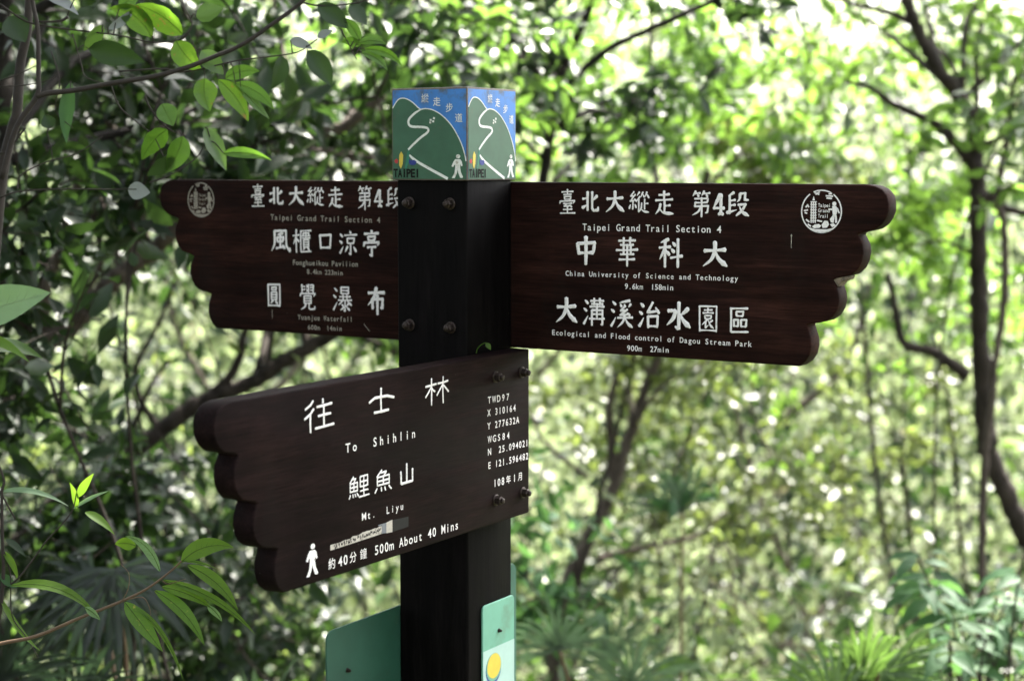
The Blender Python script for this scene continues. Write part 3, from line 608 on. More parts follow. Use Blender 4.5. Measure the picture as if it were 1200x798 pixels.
flat('logo', [disc(.003, ZF-.469, .021, .0225, 28)], -.0003, M['navy'], ap, th=.0002); flat('logo', [disc(.0035, ZF-.4665, .0205, .021, 28)], -.0005, M['mint'], ap, th=.0002)
flat('logo', [disc(.004, ZF-.4645, .0185, .0185, 28)], -.0007, M['yellow'], ap, th=.0002)
typed(ap, 'App', 18, 55, (ZF-.508)*1000, 13, mat='tapegrey', y=-.0004, wid=.95)
bolt(ap, (.018, 0, ZF-.415), (0, -1, 0), .38)

# ------------------------------------------------------------------ plants
def blade(name, base, tip, width, mat, parent, bulge=(0, 0, 0), roll=0., fold=.18, org=None, n=10, wave=.0, seed=0, rib=None):
    """one well formed leaf: base -> tip, curved by bulge, blade turned by roll about its midrib"""
    rng = np.random.default_rng(seed)
    b, t = np.array(base), np.array(tip); bl = np.array(bulge, float); L = np.linalg.norm(t-b)
    u = np.linspace(0, 1, n+1); mid = b+(t-b)*u[:, None]+bl*(4*u*(1-u))[:, None]
    T = unit(np.gradient(mid, axis=0)); view = unit((b+t)/2-np.array([0, 0, CAM_H]))
    Sd = unit(np.cross(T, view)); Nn = np.cross(Sd, T)
    cr, sr = math.cos(roll), math.sin(roll); S2 = Sd*cr+Nn*sr; N2 = Nn*cr-Sd*sr
    w = width/2*np.clip(np.sin(np.pi*np.clip(u, 0, 1)**.78)**.85*(1-.15*u), .0, 1); w[0] = .0012; w[-1] = .0003
    V = []; m = 5
    for k, a in enumerate((-1, -.5, 0, .5, 1)):
        V.append(mid+S2*(w*a)[:, None]-N2*(abs(a)*fold*w)[:, None]+N2*((wave*w*np.sin(u*22+a*2))*abs(a))[:, None])
    V = np.stack(V, 1).reshape(-1, 3)
    i, j = np.meshgrid(np.arange(n), np.arange(m-1), indexing='ij')
    Q = np.stack([i*m+j, i*m+j+1, (i+1)*m+j+1, (i+1)*m+j], -1).reshape(-1, 4)
    mb = MB(); mb.add(V, None, Q)
    o = mb.build(name, M[mat], parent, origin=org)
    if rib:
        mr = MB(); off = -view*.0004-N2*0
        tube(mr, list((mid+off)[::2]), .0007, .0003, sides=5, n=3); r_ = mr.build('midrib', M[rib], o, origin=org)
        mv = MB(); rv = .00016
        for k in range(2, n-1):
            for sg in (-1, 1):
                a = mid[k]-view*.0003; e = mid[min(n, k+1)]+S2[k]*w[k]*.8*sg-N2[k]*.8*fold*w[k]-view*.0004
                tube(mv, [a, e], rv, rv*.5, sides=3, n=2)
        mv.build('side_vein', M[rib], o, origin=org)
    return o

# -- sharp leafy twig at the lower left
D = 2.30
org = at(-30, 762, D); org.z = 0
tw = empty('leafy_twig', org, 'slim reddish twig with fresh long green leaves reaching in below the front board', 'leafy twig')
mb = MB(); pts = [(-60, 770), (0, 754), (43, 745), (93, 724), (143, 704), (173, 689), (200, 669), (213, 657)]
tube(mb, [org+Vector((0, 0, .02)), at(-110, 1100, D), at(-85, 800, D)]+[at(x, y, D) for x, y in pts], 0, radii=[.007, .006, .0035, .0026, .0024, .0021, .0018, .0014, .0012], sides=8)
for a in [((143, 704), (150, 690), (151, 672), (141, 660)), ((150, 702), (168, 700), (176, 715), (176, 726)), ((190, 680), (196, 684), (205, 682), (218, 678))]:
    tube(mb, [at(x, y, D-.01) for x, y in a], .0007, .0004, sides=5)
mb.build('stem', M['stem'], tw, origin=org)
c3 = lambda x, y, d=D: at(x/3, 532+y/3, d)
def cb(b, t, w, mat='hero', bulge=(0, 0), roll=.25, d0=0, d1=0, **k):
    s = D/FPX
    blade('leaf', c3(*b, D+d0), c3(*t, D+d1), w/3*s, mat, tw, bulge=(bulge[0]/3*s, 0, -bulge[1]/3*s), roll=roll, org=org, rib='vein', **k)
cb((638, 378), (822, 328), 74, 'hero', (-6, -28), .3, 0, .02, wave=.05)
cb((642, 376), (760, 402), 11, 'herospot', (0, -8), .1)
cb((660, 390), (836, 548), 56, 'hero', (14, -16), .4, 0, -.04)
cb((575, 443), (896, 632), 36, 'hero', (20, -26), .55, 0, -.06)
cb((570, 466), (742, 540), 50, 'hero', (8, -10), .5, -.01, -.03); cb((730, 530), (780, 588), 40, 'herogrey', (5, -2), -.9, -.03, -.02)
cb((545, 480), (718, 672), 58, 'herospot', (16, -18), .45, -.01, -.06)
cb((440, 520), (572, 694), 66, 'herospot', (-4, -6), .3, -.01, -.05)
cb((470, 530), (645, 796), 26, 'hero', (16, -26), .7, -.01, -.06)
cb((563, 412), (440, 288), 58, 'herogrey', (14, -24), .9, 0, .03); cb((478, 322), (404, 316), 50, 'hero', (0, -6), .3, .03, .06)
cb((40, 462), (348, 578), 56, 'hero', (18, -46), .8, .02, -.02); cb((300, 540), (352, 582), 34, 'herogrey', (2, -4), -.6, -.02, -.03)

# -- second thin sprig further left
D2 = 2.45
org2 = at(-40, 700, D2); org2.z = 0
sp = empty('leafy_sprig', org2, 'thin bare-looking sprig with narrow drooping leaves at the left edge above the reddish twig', 'leafy twig')
mb = MB()
tube(mb, [org2, at(-20, 900, D2), at(2, 700, D2), at(3, 640, D2), at(2, 580, D2), at(4, 560, D2), at(-12, 520, D2)], .004, .0015, sides=6)
tube(mb, [at(-20, 690, D2), at(13, 684, D2), at(35, 660, D2), at(55, 633, D2), at(72, 615, D2), at(85, 597, D2), at(90, 577, D2)], .0014, .0008, sides=6)
tube(mb, [at(3, 640, D2), at(12, 672, D2), at(14, 720, D2), at(30, 745, D2), at(45, 770, D2)], .001, .0006, sides=5)
tube(mb, [at(0, 575, D2), at(8, 590, D2), at(18, 608, D2)], .0016, .0013, sides=6)
mb.build('stem', M['twig'], sp, origin=org2)
def sb(b, t, w, mat, bulge=(0, 0), roll=.3, d=0):
    s = D2/FPX; blade('leaf', c3(*b, D2+d), c3(*t, D2+d), w/3*s, mat, sp, bulge=(bulge[0]/3*s, 0, -bulge[1]/3*s), roll=roll, org=org2)
sb((0, 132), (240, 182), 24, 'herogrey', (0, -26), .5); sb((8, 340), (62, 442), 26, 'hero', (8, -6)); sb((0, 500), (140, 690), 30, 'hero', (-12, 10), .7)
sb((275, 150), (330, 68), 34, 'hero', (-4, 0), .3); sb((268, 190), (245, 100), 30, 'hero', (8, 0), .6); sb((300, 205), (402, 282), 36, 'hero', (0, -12), .5)
sb((260, 190), (380, 130), 18, 'herogrey', (0, -6), .6); sb((20, 300), (90, 360), 30, 'leafdark', (0, -6), .5); sb((0, 420), (60, 470), 40, 'leafblue', (0, 4), .4)

# -- pale big leaf on the left edge
D3 = 2.15
org3 = at(-70, 420, D3); org3.z = 0
bl = empty('broad_leaf_plant', org3, 'broad pale green leaf with clear veins poking in from the left edge at mid height', 'plant')
mb = MB(); tube(mb, [org3, at(-75, 900, D3), at(-65, 500, D3), at(-40, 375, D3)], .006, .002, sides=7); mb.build('stem', M['twig'], bl, origin=org3)
s = D3/FPX
blade('leaf', at(-42, 372, D3), at(59, 343, D3-.05), 52*s, 'herogrey', bl, bulge=(0, 0, .001), roll=.35, org=org3, rib='veinpale')
blade('leaf', at(-30, 395, D3), at(34, 424, D3), 16*s, 'hero', bl, bulge=(0, 0, .008), roll=.6, org=org3)
blade('leaf', at(-30, 412, D3), at(50, 420, D3+.1), 22*s, 'leaf', bl, bulge=(0, 0, .012), roll=.5, org=org3)

# -- sapling at the upper left with its long rising bough
D4 = 2.75
org4 = at(-20, 600, D4); org4.z = 0
sa = empty('sapling', org4, 'dark thin sapling at the upper left with a long bough rising over the left board', 'tree')
mb = MB(); P4 = lambda L, d=D4: [at(x, y, d) for x, y in L]
tube(mb, [org4]+P4([(-30, 700), (-15, 420), (0, 225), (15, 150), (20, 132), (24, 75), (32, 38), (34, 0), (36, -60), (40, -200)]), .011, .005, sides=9)
tube(mb, P4([(2, 210), (19, 150), (43, 113), (45, 88), (44, 34), (38, 0), (36, -50)], D4-.06), .0045, .0028, sides=8)
tube(mb, P4([(43, 113), (60, 109), (88, 106), (130, 98), (180, 90), (220, 79), (250, 67), (283, 53), (317, 30), (353, 3), (380, -30)], D4-.06), .0044, .003, sides=8)
for L, r in (([(0, 5), (30, 25), (60, 32), (100, 37), (140, 42), (180, 50), (210, 47), (222, 40)], .0016), ([(0, 95), (20, 88), (45, 76)], .0012), ([(0, 102), (30, 100), (55, 95), (68, 86)], .001),
             ([(140, 84), (190, 81), (220, 84), (280, 71), (330, 65), (352, 60), (372, 46)], .0014), ([(80, 20), (70, 25), (45, 26)], .0025), ([(85, 40), (95, 75), (100, 90), (120, 98)], .0012),
             ([(130, 100), (140, 125), (160, 143), (180, 160), (192, 185)], .0013), ([(170, 112), (175, 125), (190, 145), (205, 156)], .0016), ([(20, 222), (25, 205), (55, 190), (90, 180), (120, 160)], .0013),
             ([(0, 232), (20, 225), (60, 222), (110, 222), (160, 222)], .0014), ([(55, 155), (60, 175), (62, 190)], .001), ([(175, 214), (200, 205), (230, 185), (240, 168), (246, 160)], .0012),
             ([(210, 48), (225, 30), (215, 5), (212, -20)], .0013), ([(235, 78), (230, 60), (222, 42)], .001), ([(353, 3), (375, 7), (410, 5), (440, -2)], .0014), ([(400, 35), (410, 55), (418, 70)], .0012),
             ([(60, 60), (70, 95), (65, 130), (85, 150)], .0012), ([(0, 180), (10, 176), (30, 150)], .002)):
    tube(mb, P4(L, D4-.05), r, r*.6, sides=6)
SAP = [((214, 41), (158, 6), 34, 'herobrown', (2, -5)), ((178, 44), (128, 10), 28, 'herobrown', (4, -8)), ((104, 58), (170, 73), 30, 'leafdark', (0, -2)), ((206, 48), (236, 82), 30, 'herobrown', (-2, 2)),
          ((240, 92), (246, 131), 30, 'herobrown', (-3, 0)), ((256, 94), (291, 143), 22, 'herobrown', (4, -2)), ((276, 98), (321, 129), 17, 'sapleaf', (4, -4)), ((264, 92), (304, 84), 17, 'sapleaf', (0, -4)),
          ((214, 160), (194, 203), 27, 'sapleaf', (3, 0)), ((196, 152), (166, 188), 30, 'sapleaf', (-2, -3)), ((83, 97), (78, 168), 20, 'leafblue', (-4, 0)), ((95, -8), (50, -20), 20, 'glareleaf', (0, 0)), ((50, -8), (92, 18), 18, 'glareleaf', (0, -4)),
          ((127, 34), (157, 9), 11, 'glareleaf', (3, 2)), ((420, 51), (454, 53), 11, 'sapleaf', (0, -4)), ((428, 58), (471, 78), 11, 'sapleaf', (4, -5)), ((424, 62), (454, 83), 12, 'sapleaf', (3, -3)), ((422, 54), (400, 50), 12, 'sapleaf', (0, -3)),
          ((422, 48), (403, 22), 14, 'sapleaf', (0, -3)), ((360, 60), (388, 101), 26, 'leafdark', (3, 0)), ((330, 66), (318, 105), 22, 'leafdark', (3, 0)), ((150, 222), (176, 226), 22, 'glareleaf', (0, 0)),
          ((236, 60), (262, 88), 26, 'leaf', (0, 0)), ((282, 104), (316, 140), 14, 'sapleaf', (0, 0)), ((60, 150), (52, 135), 18, 'leafdark', (0, 0)), ((190, 122), (203, 148), 26, 'sapleaf', (0, 0)), ((120, 30), (98, 60), 20, 'leaf', (0, 0)),
          ((240, 150), (265, 200), 24, 'leaf', (0, 0)), ((262, 180), (318, 188), 14, 'sapleaf', (0, -4)), ((10, 20), (30, 50), 34, 'leafdark', (0, 0)), ((140, 10), (165, -12), 22, 'sapleaf', (0, 0)), ((340, 48), (366, 58), 13, 'glareleaf', (0, -2)),
          ((372, 44), (390, 36), 12, 'glareleaf', (0, 0)), ((410, 6), (430, 30), 22, 'leafdark', (0, 0)), ((372, 6), (408, 34), 24, 'leafdark', (2, 0)), ((230, 20), (262, 10), 26, 'leaf', (0, 0)), ((205, 185), (172, 206), 22, 'leafdark', (0, 0))]
ref = np.concatenate([v for v in mb.v])
for a in SAP:                                         # every leaf gets its stalk back to the nearest twig
    p = np.array(at(*a[0], D4-.05)); dd = np.linalg.norm(ref-p, axis=1); q = ref[int(dd.argmin())]
    if .003 < dd.min() < .14: tube(mb, [q, (q+p)/2+np.array([0, 0, .006]), p], .0011, .0007, sides=5, n=3)
mb.build('stem', M['twig'], sa, origin=org4)
def ab(b, t, w, mat, bulge=(0, 0), roll=.2, d=-.05, seed=0):
    s = D4/FPX; blade('leaf', at(*b, D4+d), at(*t, D4+d), w*s, mat, sa, bulge=(bulge[0]*s, 0, -bulge[1]*s), roll=roll+random.Random(int(b[0]*7+t[1])).uniform(-.45, .45), org=org4, seed=int(b[0]), wave=.07, fold=random.Random(int(t[0])).uniform(.05, .4), rib='vein' if mat in ('sapleaf', 'herobrown', 'hero') else None)
for a in SAP:
    ab(*a)

# -- generated trees and shrubs: real trunk, limbs, twigs with leaves strung along them
def grow(mbw, mbl, rng, start, end, r, nleaf, size, detail, sub=5, spread=.5, wr=.42):
    """a limb from start to end with side twigs that carry the leaves"""
    s, e = np.array(start), np.array(end); L = np.linalg.norm(e-s)
    mid = (s+e)/2+rng.standard_normal(3)*L*.08+np.array([0, 0, L*.06])
    tube(mbw, [s, mid, e], r, r*.35, sides=6, n=5, wob=.12, rng=rng)
    P = spline([s, mid, e], 5); per = max(1, nleaf//sub)
    for k in range(sub):
        q = P[int(rng.integers(max(1, len(P)//3), len(P)))]
        dr = unit(unit(e-s)*.5+rng.standard_normal(3)*np.array([1, 1, .55])); tl = L*spread*rng.uniform(.5, 1.1)
        tip = q+dr*tl+np.array([0, 0, -.12*tl]); tm = (q+tip)/2+rng.standard_normal(3)*tl*.07
        tube(mbw, [q, tm, tip], max(.0015, r*.28), max(.0008, r*.1), sides=4, n=3)
        TP = spline([q, tm, tip], 6); u = rng.uniform(.1, 1.0, per)**.7
        base = np.stack([np.interp(u, np.linspace(0, 1, len(TP)), TP[:, a]) for a in range(3)], 1)+rng.standard_normal((per, 3))*size*.35
        dd = unit(dr*.6+rng.standard_normal((per, 3))*.8+np.array([0, 0, -.25]))
        nn = unit(rng.standard_normal((per, 3))*.7+np.array([0, -.25, .75]))
        leaves(mbl, base, dd, nn, size*rng.uniform(.6, 1.25, per), wr=wr, detail=detail)

def tree(name, label, cat, group, base, trunk_pts, r0, r1, crown, nleaf, size, leafm, barkm='bark', seed=0, limbs=9, detail=1, extra=(), wr=.42, sub=5, spread=.55, z0=None):
    """crown = (centre, radii)"""
    rng = np.random.default_rng(seed); base = Vector(base)
    root = empty(name, base, label, cat, group)
    mbw, mbl = MB(), MB()
    tube(mbw, trunk_pts, r0, r1, sides=12, n=9, wob=.12, rng=rng)
    for pts, a, b in extra: tube(mbw, pts, a, b, sides=8, n=6, wob=.08, rng=rng)
    if nleaf:
        P = spline(trunk_pts, 7); C, Rd = np.array(crown[0]), np.array(crown[1])
        for k in range(limbs):
            d = unit(rng.standard_normal(3)); e = C+d*Rd*rng.uniform(.35, 1.0)
            j = int(np.argmin(np.linalg.norm(P-(e-np.array([0, 0, .35*Rd[2]])), axis=1)+rng.uniform(0, .3, len(P))))
            grow(mbw, mbl, rng, P[j], e, max(.004, r1*.8), nleaf//limbs, size, detail, sub=sub, spread=spread, wr=wr)
    mbw.build('trunk', M[barkm], root, origin=base)
    if nleaf: mbl.build('crown', M[leafm], root, origin=base, smooth=False)
    return root

def gpt(x, y): return Vector((x, y, float(gz(x, y))))
def auto_tree(px, py, D, rad, nleaf, size, leafm, label, cat='tree', name='understory_tree', group=None, seed=0, barkm='bark', lean=.3, detail=1, limbs=10, r0=.03, flat_=.8, sub=5, spread=.55, wr=.42):
    c = at(px, py, D); rng = np.random.default_rng(seed+77)
    b = gpt(c.x+rng.uniform(-lean, lean), D+rng.uniform(-lean, lean)*.5); top = c+Vector((0, 0, rad*.6))
    m1 = b.lerp(top, .35)+Vector((rng.uniform(-.3, .3), 0, 0)); m2 = b.lerp(top, .7)+Vector((rng.uniform(-.25, .25), rng.uniform(-.1, .1), 0))
    return tree(name, label, cat, group, b, [b-Vector((0, 0, .1)), m1, m2, top], r0, r0*.35, (c, (rad, rad, rad*flat_)), nleaf, size, leafm, barkm, seed, limbs, detail, sub=sub, spread=spread, wr=wr)

# traced trees with a character of their own
def tr(L, D): return [at(x, y, D) for x, y in L]
Dr = 6.3
b = gpt(at(1260, 800, Dr).x, Dr)
tree('gnarled_tree', 'gnarled dark tree forking beside the right end of the right board', 'tree', None, b,
     [b-Vector((0, 0, .2))]+tr([(1235, 720), (1195, 612), (1163, 540), (1153, 470), (1148, 400), (1147, 330), (1146, 233), (1143, 180), (1143, 147), (1123, 113), (1093, 70), (1073, 30), (1063, 0), (1045, -60), (1030, -150)], Dr),
     .042, .017, (at(1020, -20, Dr+1.0), (1.0, .6, .55)), 900, .085, 'leaflight', 'bark', 11, limbs=12,
     extra=[(tr([(1135, 186), (1110, 157), (1090, 142), (1047, 123), (1020, 103), (990, 96)], Dr), .022, .008), (tr([(1075, 32), (1050, 18), (1030, 12), (990, 2), (950, -20)], Dr), .014, .006),
            (tr([(1133, 440), (1110, 423), (1090, 411), (1062, 404), (1053, 383), (1047, 350), (1040, 320)], Dr-.1), .024, .010), (tr([(1150, 225), (1180, 245), (1210, 250)], Dr), .02, .012),
            (tr([(1145, 300), (1125, 290), (1100, 282), (1060, 290)], Dr), .008, .004), (tr([(1146, 170), (1185, 160), (1220, 150)], Dr), .012, .006)])
Dv = 6.0
b = gpt(at(1150, 850, Dv).x, Dv)
tree('hanging_vine', 'slender brown vine stem climbing along the right side of the gnarled dark tree', 'vine', None, b,
     [b]+tr([(1150, 700), (1152, 600), (1155, 530), (1163, 470), (1165, 433), (1177, 350), (1177, 266), (1170, 240), (1173, 200), (1183, 150), (1187, 100), (1200, 77), (1215, 20), (1225, -80)], Dv), .015, .009, (at(1185, 60, Dv), (.3, .3, .3)), 120, .07, 'leaf', 'barkpale', 12, limbs=3)
Dc = 6.8
b = gpt(at(640, 860, Dc).x, Dc)
tree('leaning_tree', 'thin brown trunk leaning to the right below the right board', 'tree', None, b,
     [b-Vector((0, 0, .2)), at(650, 760, Dc)]+tr([(660, 704), (688, 633), (706, 600), (721, 567), (735, 520), (748, 480), (762, 440), (790, 380), (810, 300), (830, 200)], Dc), .032, .014,
     (at(790, 260, Dc), (.9, .8, .8)), 1100, .07, 'leafwarm', 'barkpale', 13, limbs=9,
     extra=[(tr([(720, 567), (716, 520), (714, 480), (722, 440), (735, 400)], Dc), .02, .010), (tr([(700, 655), (730, 647), (770, 638), (816, 628), (850, 600)], Dc), .014, .006), (tr([(690, 560), (640, 520), (615, 470)], Dc), .01, .006)])
Dm = 5.6
b = gpt(at(540, 900, Dm).x, Dm)
tree('slim_tree', 'slim dark tree whose bough rises to the top edge just right of the picture box', 'tree', None, b,
     [b-Vector((0, 0, .2))]+tr([(545, 760), (560, 600), (590, 420), (620, 300), (637, 210), (645, 150), (652, 105), (668, 60), (690, 10), (705, -60)], Dm), .022, .012, (at(700, 60, Dm), (.75, .7, .5)), 1200, .075, 'leafdark', 'barkdark', 14, limbs=10,
     extra=[(tr([(648, 130), (665, 100), (710, 60), (750, 40), (800, 17), (838, 0), (880, -30)], Dm), .013, .009), (tr([(640, 190), (610, 160), (590, 130)], Dm), .008, .004), (tr([(652, 150), (700, 130), (740, 140)], Dm), .008, .004)])
Dl = 5.2
b = gpt(at(-60, 790, Dl).x, Dl)
tree('twisted_tree', 'thick twisted trunk sweeping from the lower left up to the front board', 'tree', None, b,
     [b-Vector((0, 0, .2)), at(-40, 720, Dl)]+tr([(-10, 670), (20, 640), (60, 598), (115, 555), (167, 520), (213, 486), (253, 463), (300, 446), (333, 423), (380, 396), (430, 360), (470, 310)], Dl), .034, .018,
     (at(350, 300, Dl+.3), (.6, .5, .4)), 450, .07, 'leaf', 'bark', 15, limbs=8,
     extra=[(tr([(240, 470), (270, 440), (283, 410), (285, 395), (300, 360)], Dl), .016, .008), (tr([(190, 505), (165, 470), (160, 430), (185, 380), (205, 330)], Dl), .010, .005), (tr([(153, 517), (160, 490), (178, 450), (200, 420)], Dl), .009, .005), (tr([(310, 440), (318, 400), (322, 370)], Dl), .010, .006)])
Dl = 4.7
b = gpt(at(-60, 700, Dl).x, Dl)
tree('crooked_tree', 'pale crooked trunk behind the broad leaf at the left climbing behind the left board', 'tree', None, b,
     [b-Vector((0, 0, .2)), at(-40, 560, Dl)]+tr([(-15, 470), (20, 433), (40, 413), (83, 380), (110, 353), (140, 323), (173, 299), (190, 283), (230, 250), (270, 215), (330, 170), (400, 150), (450, 110)], Dl), .036, .014,
     (at(240, 90, Dl+.3), (.75, .5, .4)), 1100, .075, 'leafdark', 'barkpale', 16, limbs=12,
     extra=[(tr([(48, 410), (50, 360), (58, 320), (77, 286), (80, 260), (95, 200)], Dl), .020, .012), (tr([(290, 200), (300, 160), (270, 140), (230, 150)], Dl), .012, .006), (tr([(330, 168), (400, 180), (460, 190)], Dl), .011, .006)])
Dl = 3.7
b = gpt(at(-12, 850, Dl).x, Dl)
tree('dark_trunk', 'almost black upright trunk cut by the left edge at the top', 'tree', None, b, [b-Vector((0, 0, .2))]+tr([(-20, 600), (-8, 300), (0, 160), (2, 60), (4, -40), (8, -300)], Dl), .03, .018,
     (at(40, 60, Dl+.3), (.6, .6, .5)), 700, .075, 'leafdark', 'barkdark', 17, limbs=8)

# leafy things by place
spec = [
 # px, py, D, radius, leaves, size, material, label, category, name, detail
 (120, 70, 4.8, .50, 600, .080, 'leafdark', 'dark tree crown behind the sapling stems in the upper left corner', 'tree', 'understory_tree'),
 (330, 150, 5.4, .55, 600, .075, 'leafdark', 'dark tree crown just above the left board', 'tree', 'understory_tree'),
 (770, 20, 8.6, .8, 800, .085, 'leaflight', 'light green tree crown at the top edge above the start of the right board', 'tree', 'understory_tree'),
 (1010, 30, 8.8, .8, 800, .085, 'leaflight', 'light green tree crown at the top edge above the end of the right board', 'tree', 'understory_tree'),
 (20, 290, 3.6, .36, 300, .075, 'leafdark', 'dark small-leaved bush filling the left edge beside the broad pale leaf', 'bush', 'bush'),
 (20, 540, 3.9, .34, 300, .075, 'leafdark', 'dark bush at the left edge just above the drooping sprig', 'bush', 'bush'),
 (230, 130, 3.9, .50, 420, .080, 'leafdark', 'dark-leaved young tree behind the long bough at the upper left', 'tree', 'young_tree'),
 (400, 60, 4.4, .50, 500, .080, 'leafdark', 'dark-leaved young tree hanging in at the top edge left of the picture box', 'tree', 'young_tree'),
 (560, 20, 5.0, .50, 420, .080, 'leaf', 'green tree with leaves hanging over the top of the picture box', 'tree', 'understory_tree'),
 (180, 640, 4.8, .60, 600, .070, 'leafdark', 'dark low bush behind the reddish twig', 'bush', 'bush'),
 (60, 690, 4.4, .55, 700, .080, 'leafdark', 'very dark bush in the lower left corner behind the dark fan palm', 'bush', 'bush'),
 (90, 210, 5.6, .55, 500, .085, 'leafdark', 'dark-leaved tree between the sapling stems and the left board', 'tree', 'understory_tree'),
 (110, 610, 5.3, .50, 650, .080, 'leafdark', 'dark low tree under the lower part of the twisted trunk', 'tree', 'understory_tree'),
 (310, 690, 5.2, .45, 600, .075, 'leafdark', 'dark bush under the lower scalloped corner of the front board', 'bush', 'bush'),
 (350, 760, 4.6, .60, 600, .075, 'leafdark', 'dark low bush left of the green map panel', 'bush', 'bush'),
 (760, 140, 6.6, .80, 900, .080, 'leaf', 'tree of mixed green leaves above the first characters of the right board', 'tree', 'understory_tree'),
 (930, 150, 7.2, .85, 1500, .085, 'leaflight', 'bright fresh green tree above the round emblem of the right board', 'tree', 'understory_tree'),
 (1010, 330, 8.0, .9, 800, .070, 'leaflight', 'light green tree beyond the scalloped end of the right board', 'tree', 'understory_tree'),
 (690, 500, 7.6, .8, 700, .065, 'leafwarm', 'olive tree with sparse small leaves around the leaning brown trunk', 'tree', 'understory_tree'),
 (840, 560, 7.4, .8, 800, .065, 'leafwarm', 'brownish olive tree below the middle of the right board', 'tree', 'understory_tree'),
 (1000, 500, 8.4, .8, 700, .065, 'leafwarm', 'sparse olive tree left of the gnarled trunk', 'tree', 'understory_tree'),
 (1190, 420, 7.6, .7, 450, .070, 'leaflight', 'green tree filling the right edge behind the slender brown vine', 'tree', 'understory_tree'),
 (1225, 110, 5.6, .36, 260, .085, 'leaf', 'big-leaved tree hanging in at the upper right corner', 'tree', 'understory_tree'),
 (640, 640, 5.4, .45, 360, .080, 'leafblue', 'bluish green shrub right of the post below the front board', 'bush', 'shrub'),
 (840, 760, 6.2, .7, 700, .060, 'leafsun', 'pale low shrub coloured as if sunlit at the bottom between the post and the fan palm', 'bush', 'shrub'),
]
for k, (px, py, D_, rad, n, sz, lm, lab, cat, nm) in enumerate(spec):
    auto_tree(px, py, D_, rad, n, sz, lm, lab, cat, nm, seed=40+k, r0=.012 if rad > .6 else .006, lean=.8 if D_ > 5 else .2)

# big leaved shrub at the lower right
rng = np.random.default_rng(3)
org5 = gpt(at(1150, 900, 4.3).x, 4.3)
sh = empty('broad_leaved_shrub', org5, 'bluish green broad-leaved shrub in the lower right corner', 'bush')
mbs = MB(); mbl = MB()
for k in range(16):
    px, py = rng.uniform(1075, 1240), rng.uniform(640, 810)
    q = at(px, py, 4.3+rng.uniform(-.35, .35))
    tube(mbs, [org5+Vector((rng.uniform(-.1, .1), rng.uniform(-.1, .1), 0)), org5.lerp(q, .55)+Vector((rng.uniform(-.05, .05), 0, .1)), q], .006, .002, sides=5)
    for a in range(7):
        d = Vector((math.cos(a*2.4+k), math.sin(a*2.4+k)*.8, -.25+rng.uniform(-.3, .25))).normalized()
        base = q+d*.012+Vector((0, 0, -.02*a*rng.uniform(.3, 1.2)))
        leaves(mbl, [base], np.array([d]), unit(np.array([[rng.normal()*.3, -.35+rng.normal()*.3, .9]])), rng.uniform(.07, .125), wr=.40, detail=1, droop=.2)
mbs.build('stem', M['twig'], sh, origin=org5); mbl.build('foliage', M['leafblue'], sh, origin=org5)

# fan palms
def fan_palm(label, base, fans, mat, name='fan_palm'):
    root = empty(name, base, label, 'palm'); base = Vector(base)
    for q, (c, rad, ax, ay, spread, n, w, seed) in enumerate(fans):
        rng = np.random.default_rng(seed); c = Vector(c); ax, ay = Vector(ax).normalized(), Vector(ay).normalized()
        mb = MB(); m0 = base.lerp(c, .5)+Vector((0, .05, .12)); tube(mb, [base, m0, c], .007, .004, sides=6); mb.build('stalk', M['stem'], root, origin=base)
        mb = MB(); nz = ax.cross(ay).normalized()
        for k in range(n):
            a = (k/(n-1)-.5)*spread; d = ax*math.sin(a)+ay*math.cos(a); sd_ = ax*math.cos(a)-ay*math.sin(a)
            L = rad*(1-.18*abs(a)/(spread/2))*rng.uniform(.92, 1.05); sag = rng.uniform(.1, .55)*L; a += rng.normal()*.05; w_k = w*rng.uniform(.6, 1.15)
            u = np.linspace(0, 1, 7); ww = w_k*np.array([.25, .6, .9, 1, .85, .5, .03])/2
            mid = np.array([list(c+d*(L*t)+Vector((0, 0, -sag*t**2.5))+nz*(rng.uniform(-.01, .01))) for t in u]); sv = np.array(sd_); nv = np.array(nz)
            V = np.stack([mid+sv*ww[:, None]+nv*ww[:, None]*.4, mid, mid-sv*ww[:, None]+nv*ww[:, None]*.4], 1).reshape(-1, 3)
            i, j = np.meshgrid(np.arange(6), np.arange(2), indexing='ij')
            mb.add(V, None, np.stack([i*3+j, i*3+j+1, (i+1)*3+j+1, (i+1)*3+j], -1).reshape(-1, 4))
        mb.build('frond', M[mat], root, origin=base)
    return root
E = Vector
fan_palm('light green fan palm with upright blades at the bottom left of the broad-leaved shrub', gpt(at(1010, 900, 4.1).x, 4.1),
    [(at(1010, 800, 4.0), .235, E((1, .2, 0)), E((.02, -.1, 1)), 2.6, 20, .017, 1), (at(1030, 790, 3.95), .20, E((.3, .4, .9)), E((1, -.1, .25)), 1.9, 14, .016, 2), (at(975, 825, 3.9), .22, E((1, .3, 0)), E((-.3, .1, 1)), 2.0, 12, .016, 3)], 'palm')
fan_palm('pale grey fan palm just right of the post at the bottom', gpt(at(690, 950, 4.4).x, 4.4),
    [(at(655, 760, 4.4), .21, E((1, .1, .1)), E((-.1, -.3, 1)), 3.4, 20, .013, 4), (at(740, 800, 4.5), .25, E((1, .1, -.2)), E((.3, -.3, 1)), 3.0, 18, .014, 5)], 'palmgrey')
fan_palm('grey fan palm with arching fronds below the middle of the right board', gpt(at(800, 900, 5.6).x, 5.6),
    [(at(800, 600, 5.6), .26, E((1, .1, .3)), E((-.4, -.2, 1)), 2.2, 16, .014, 6), (at(720, 770, 5.4), .26, E((1, .1, .2)), E((.2, -.2, 1)), 2.6, 18, .014, 7)], 'palmgrey')
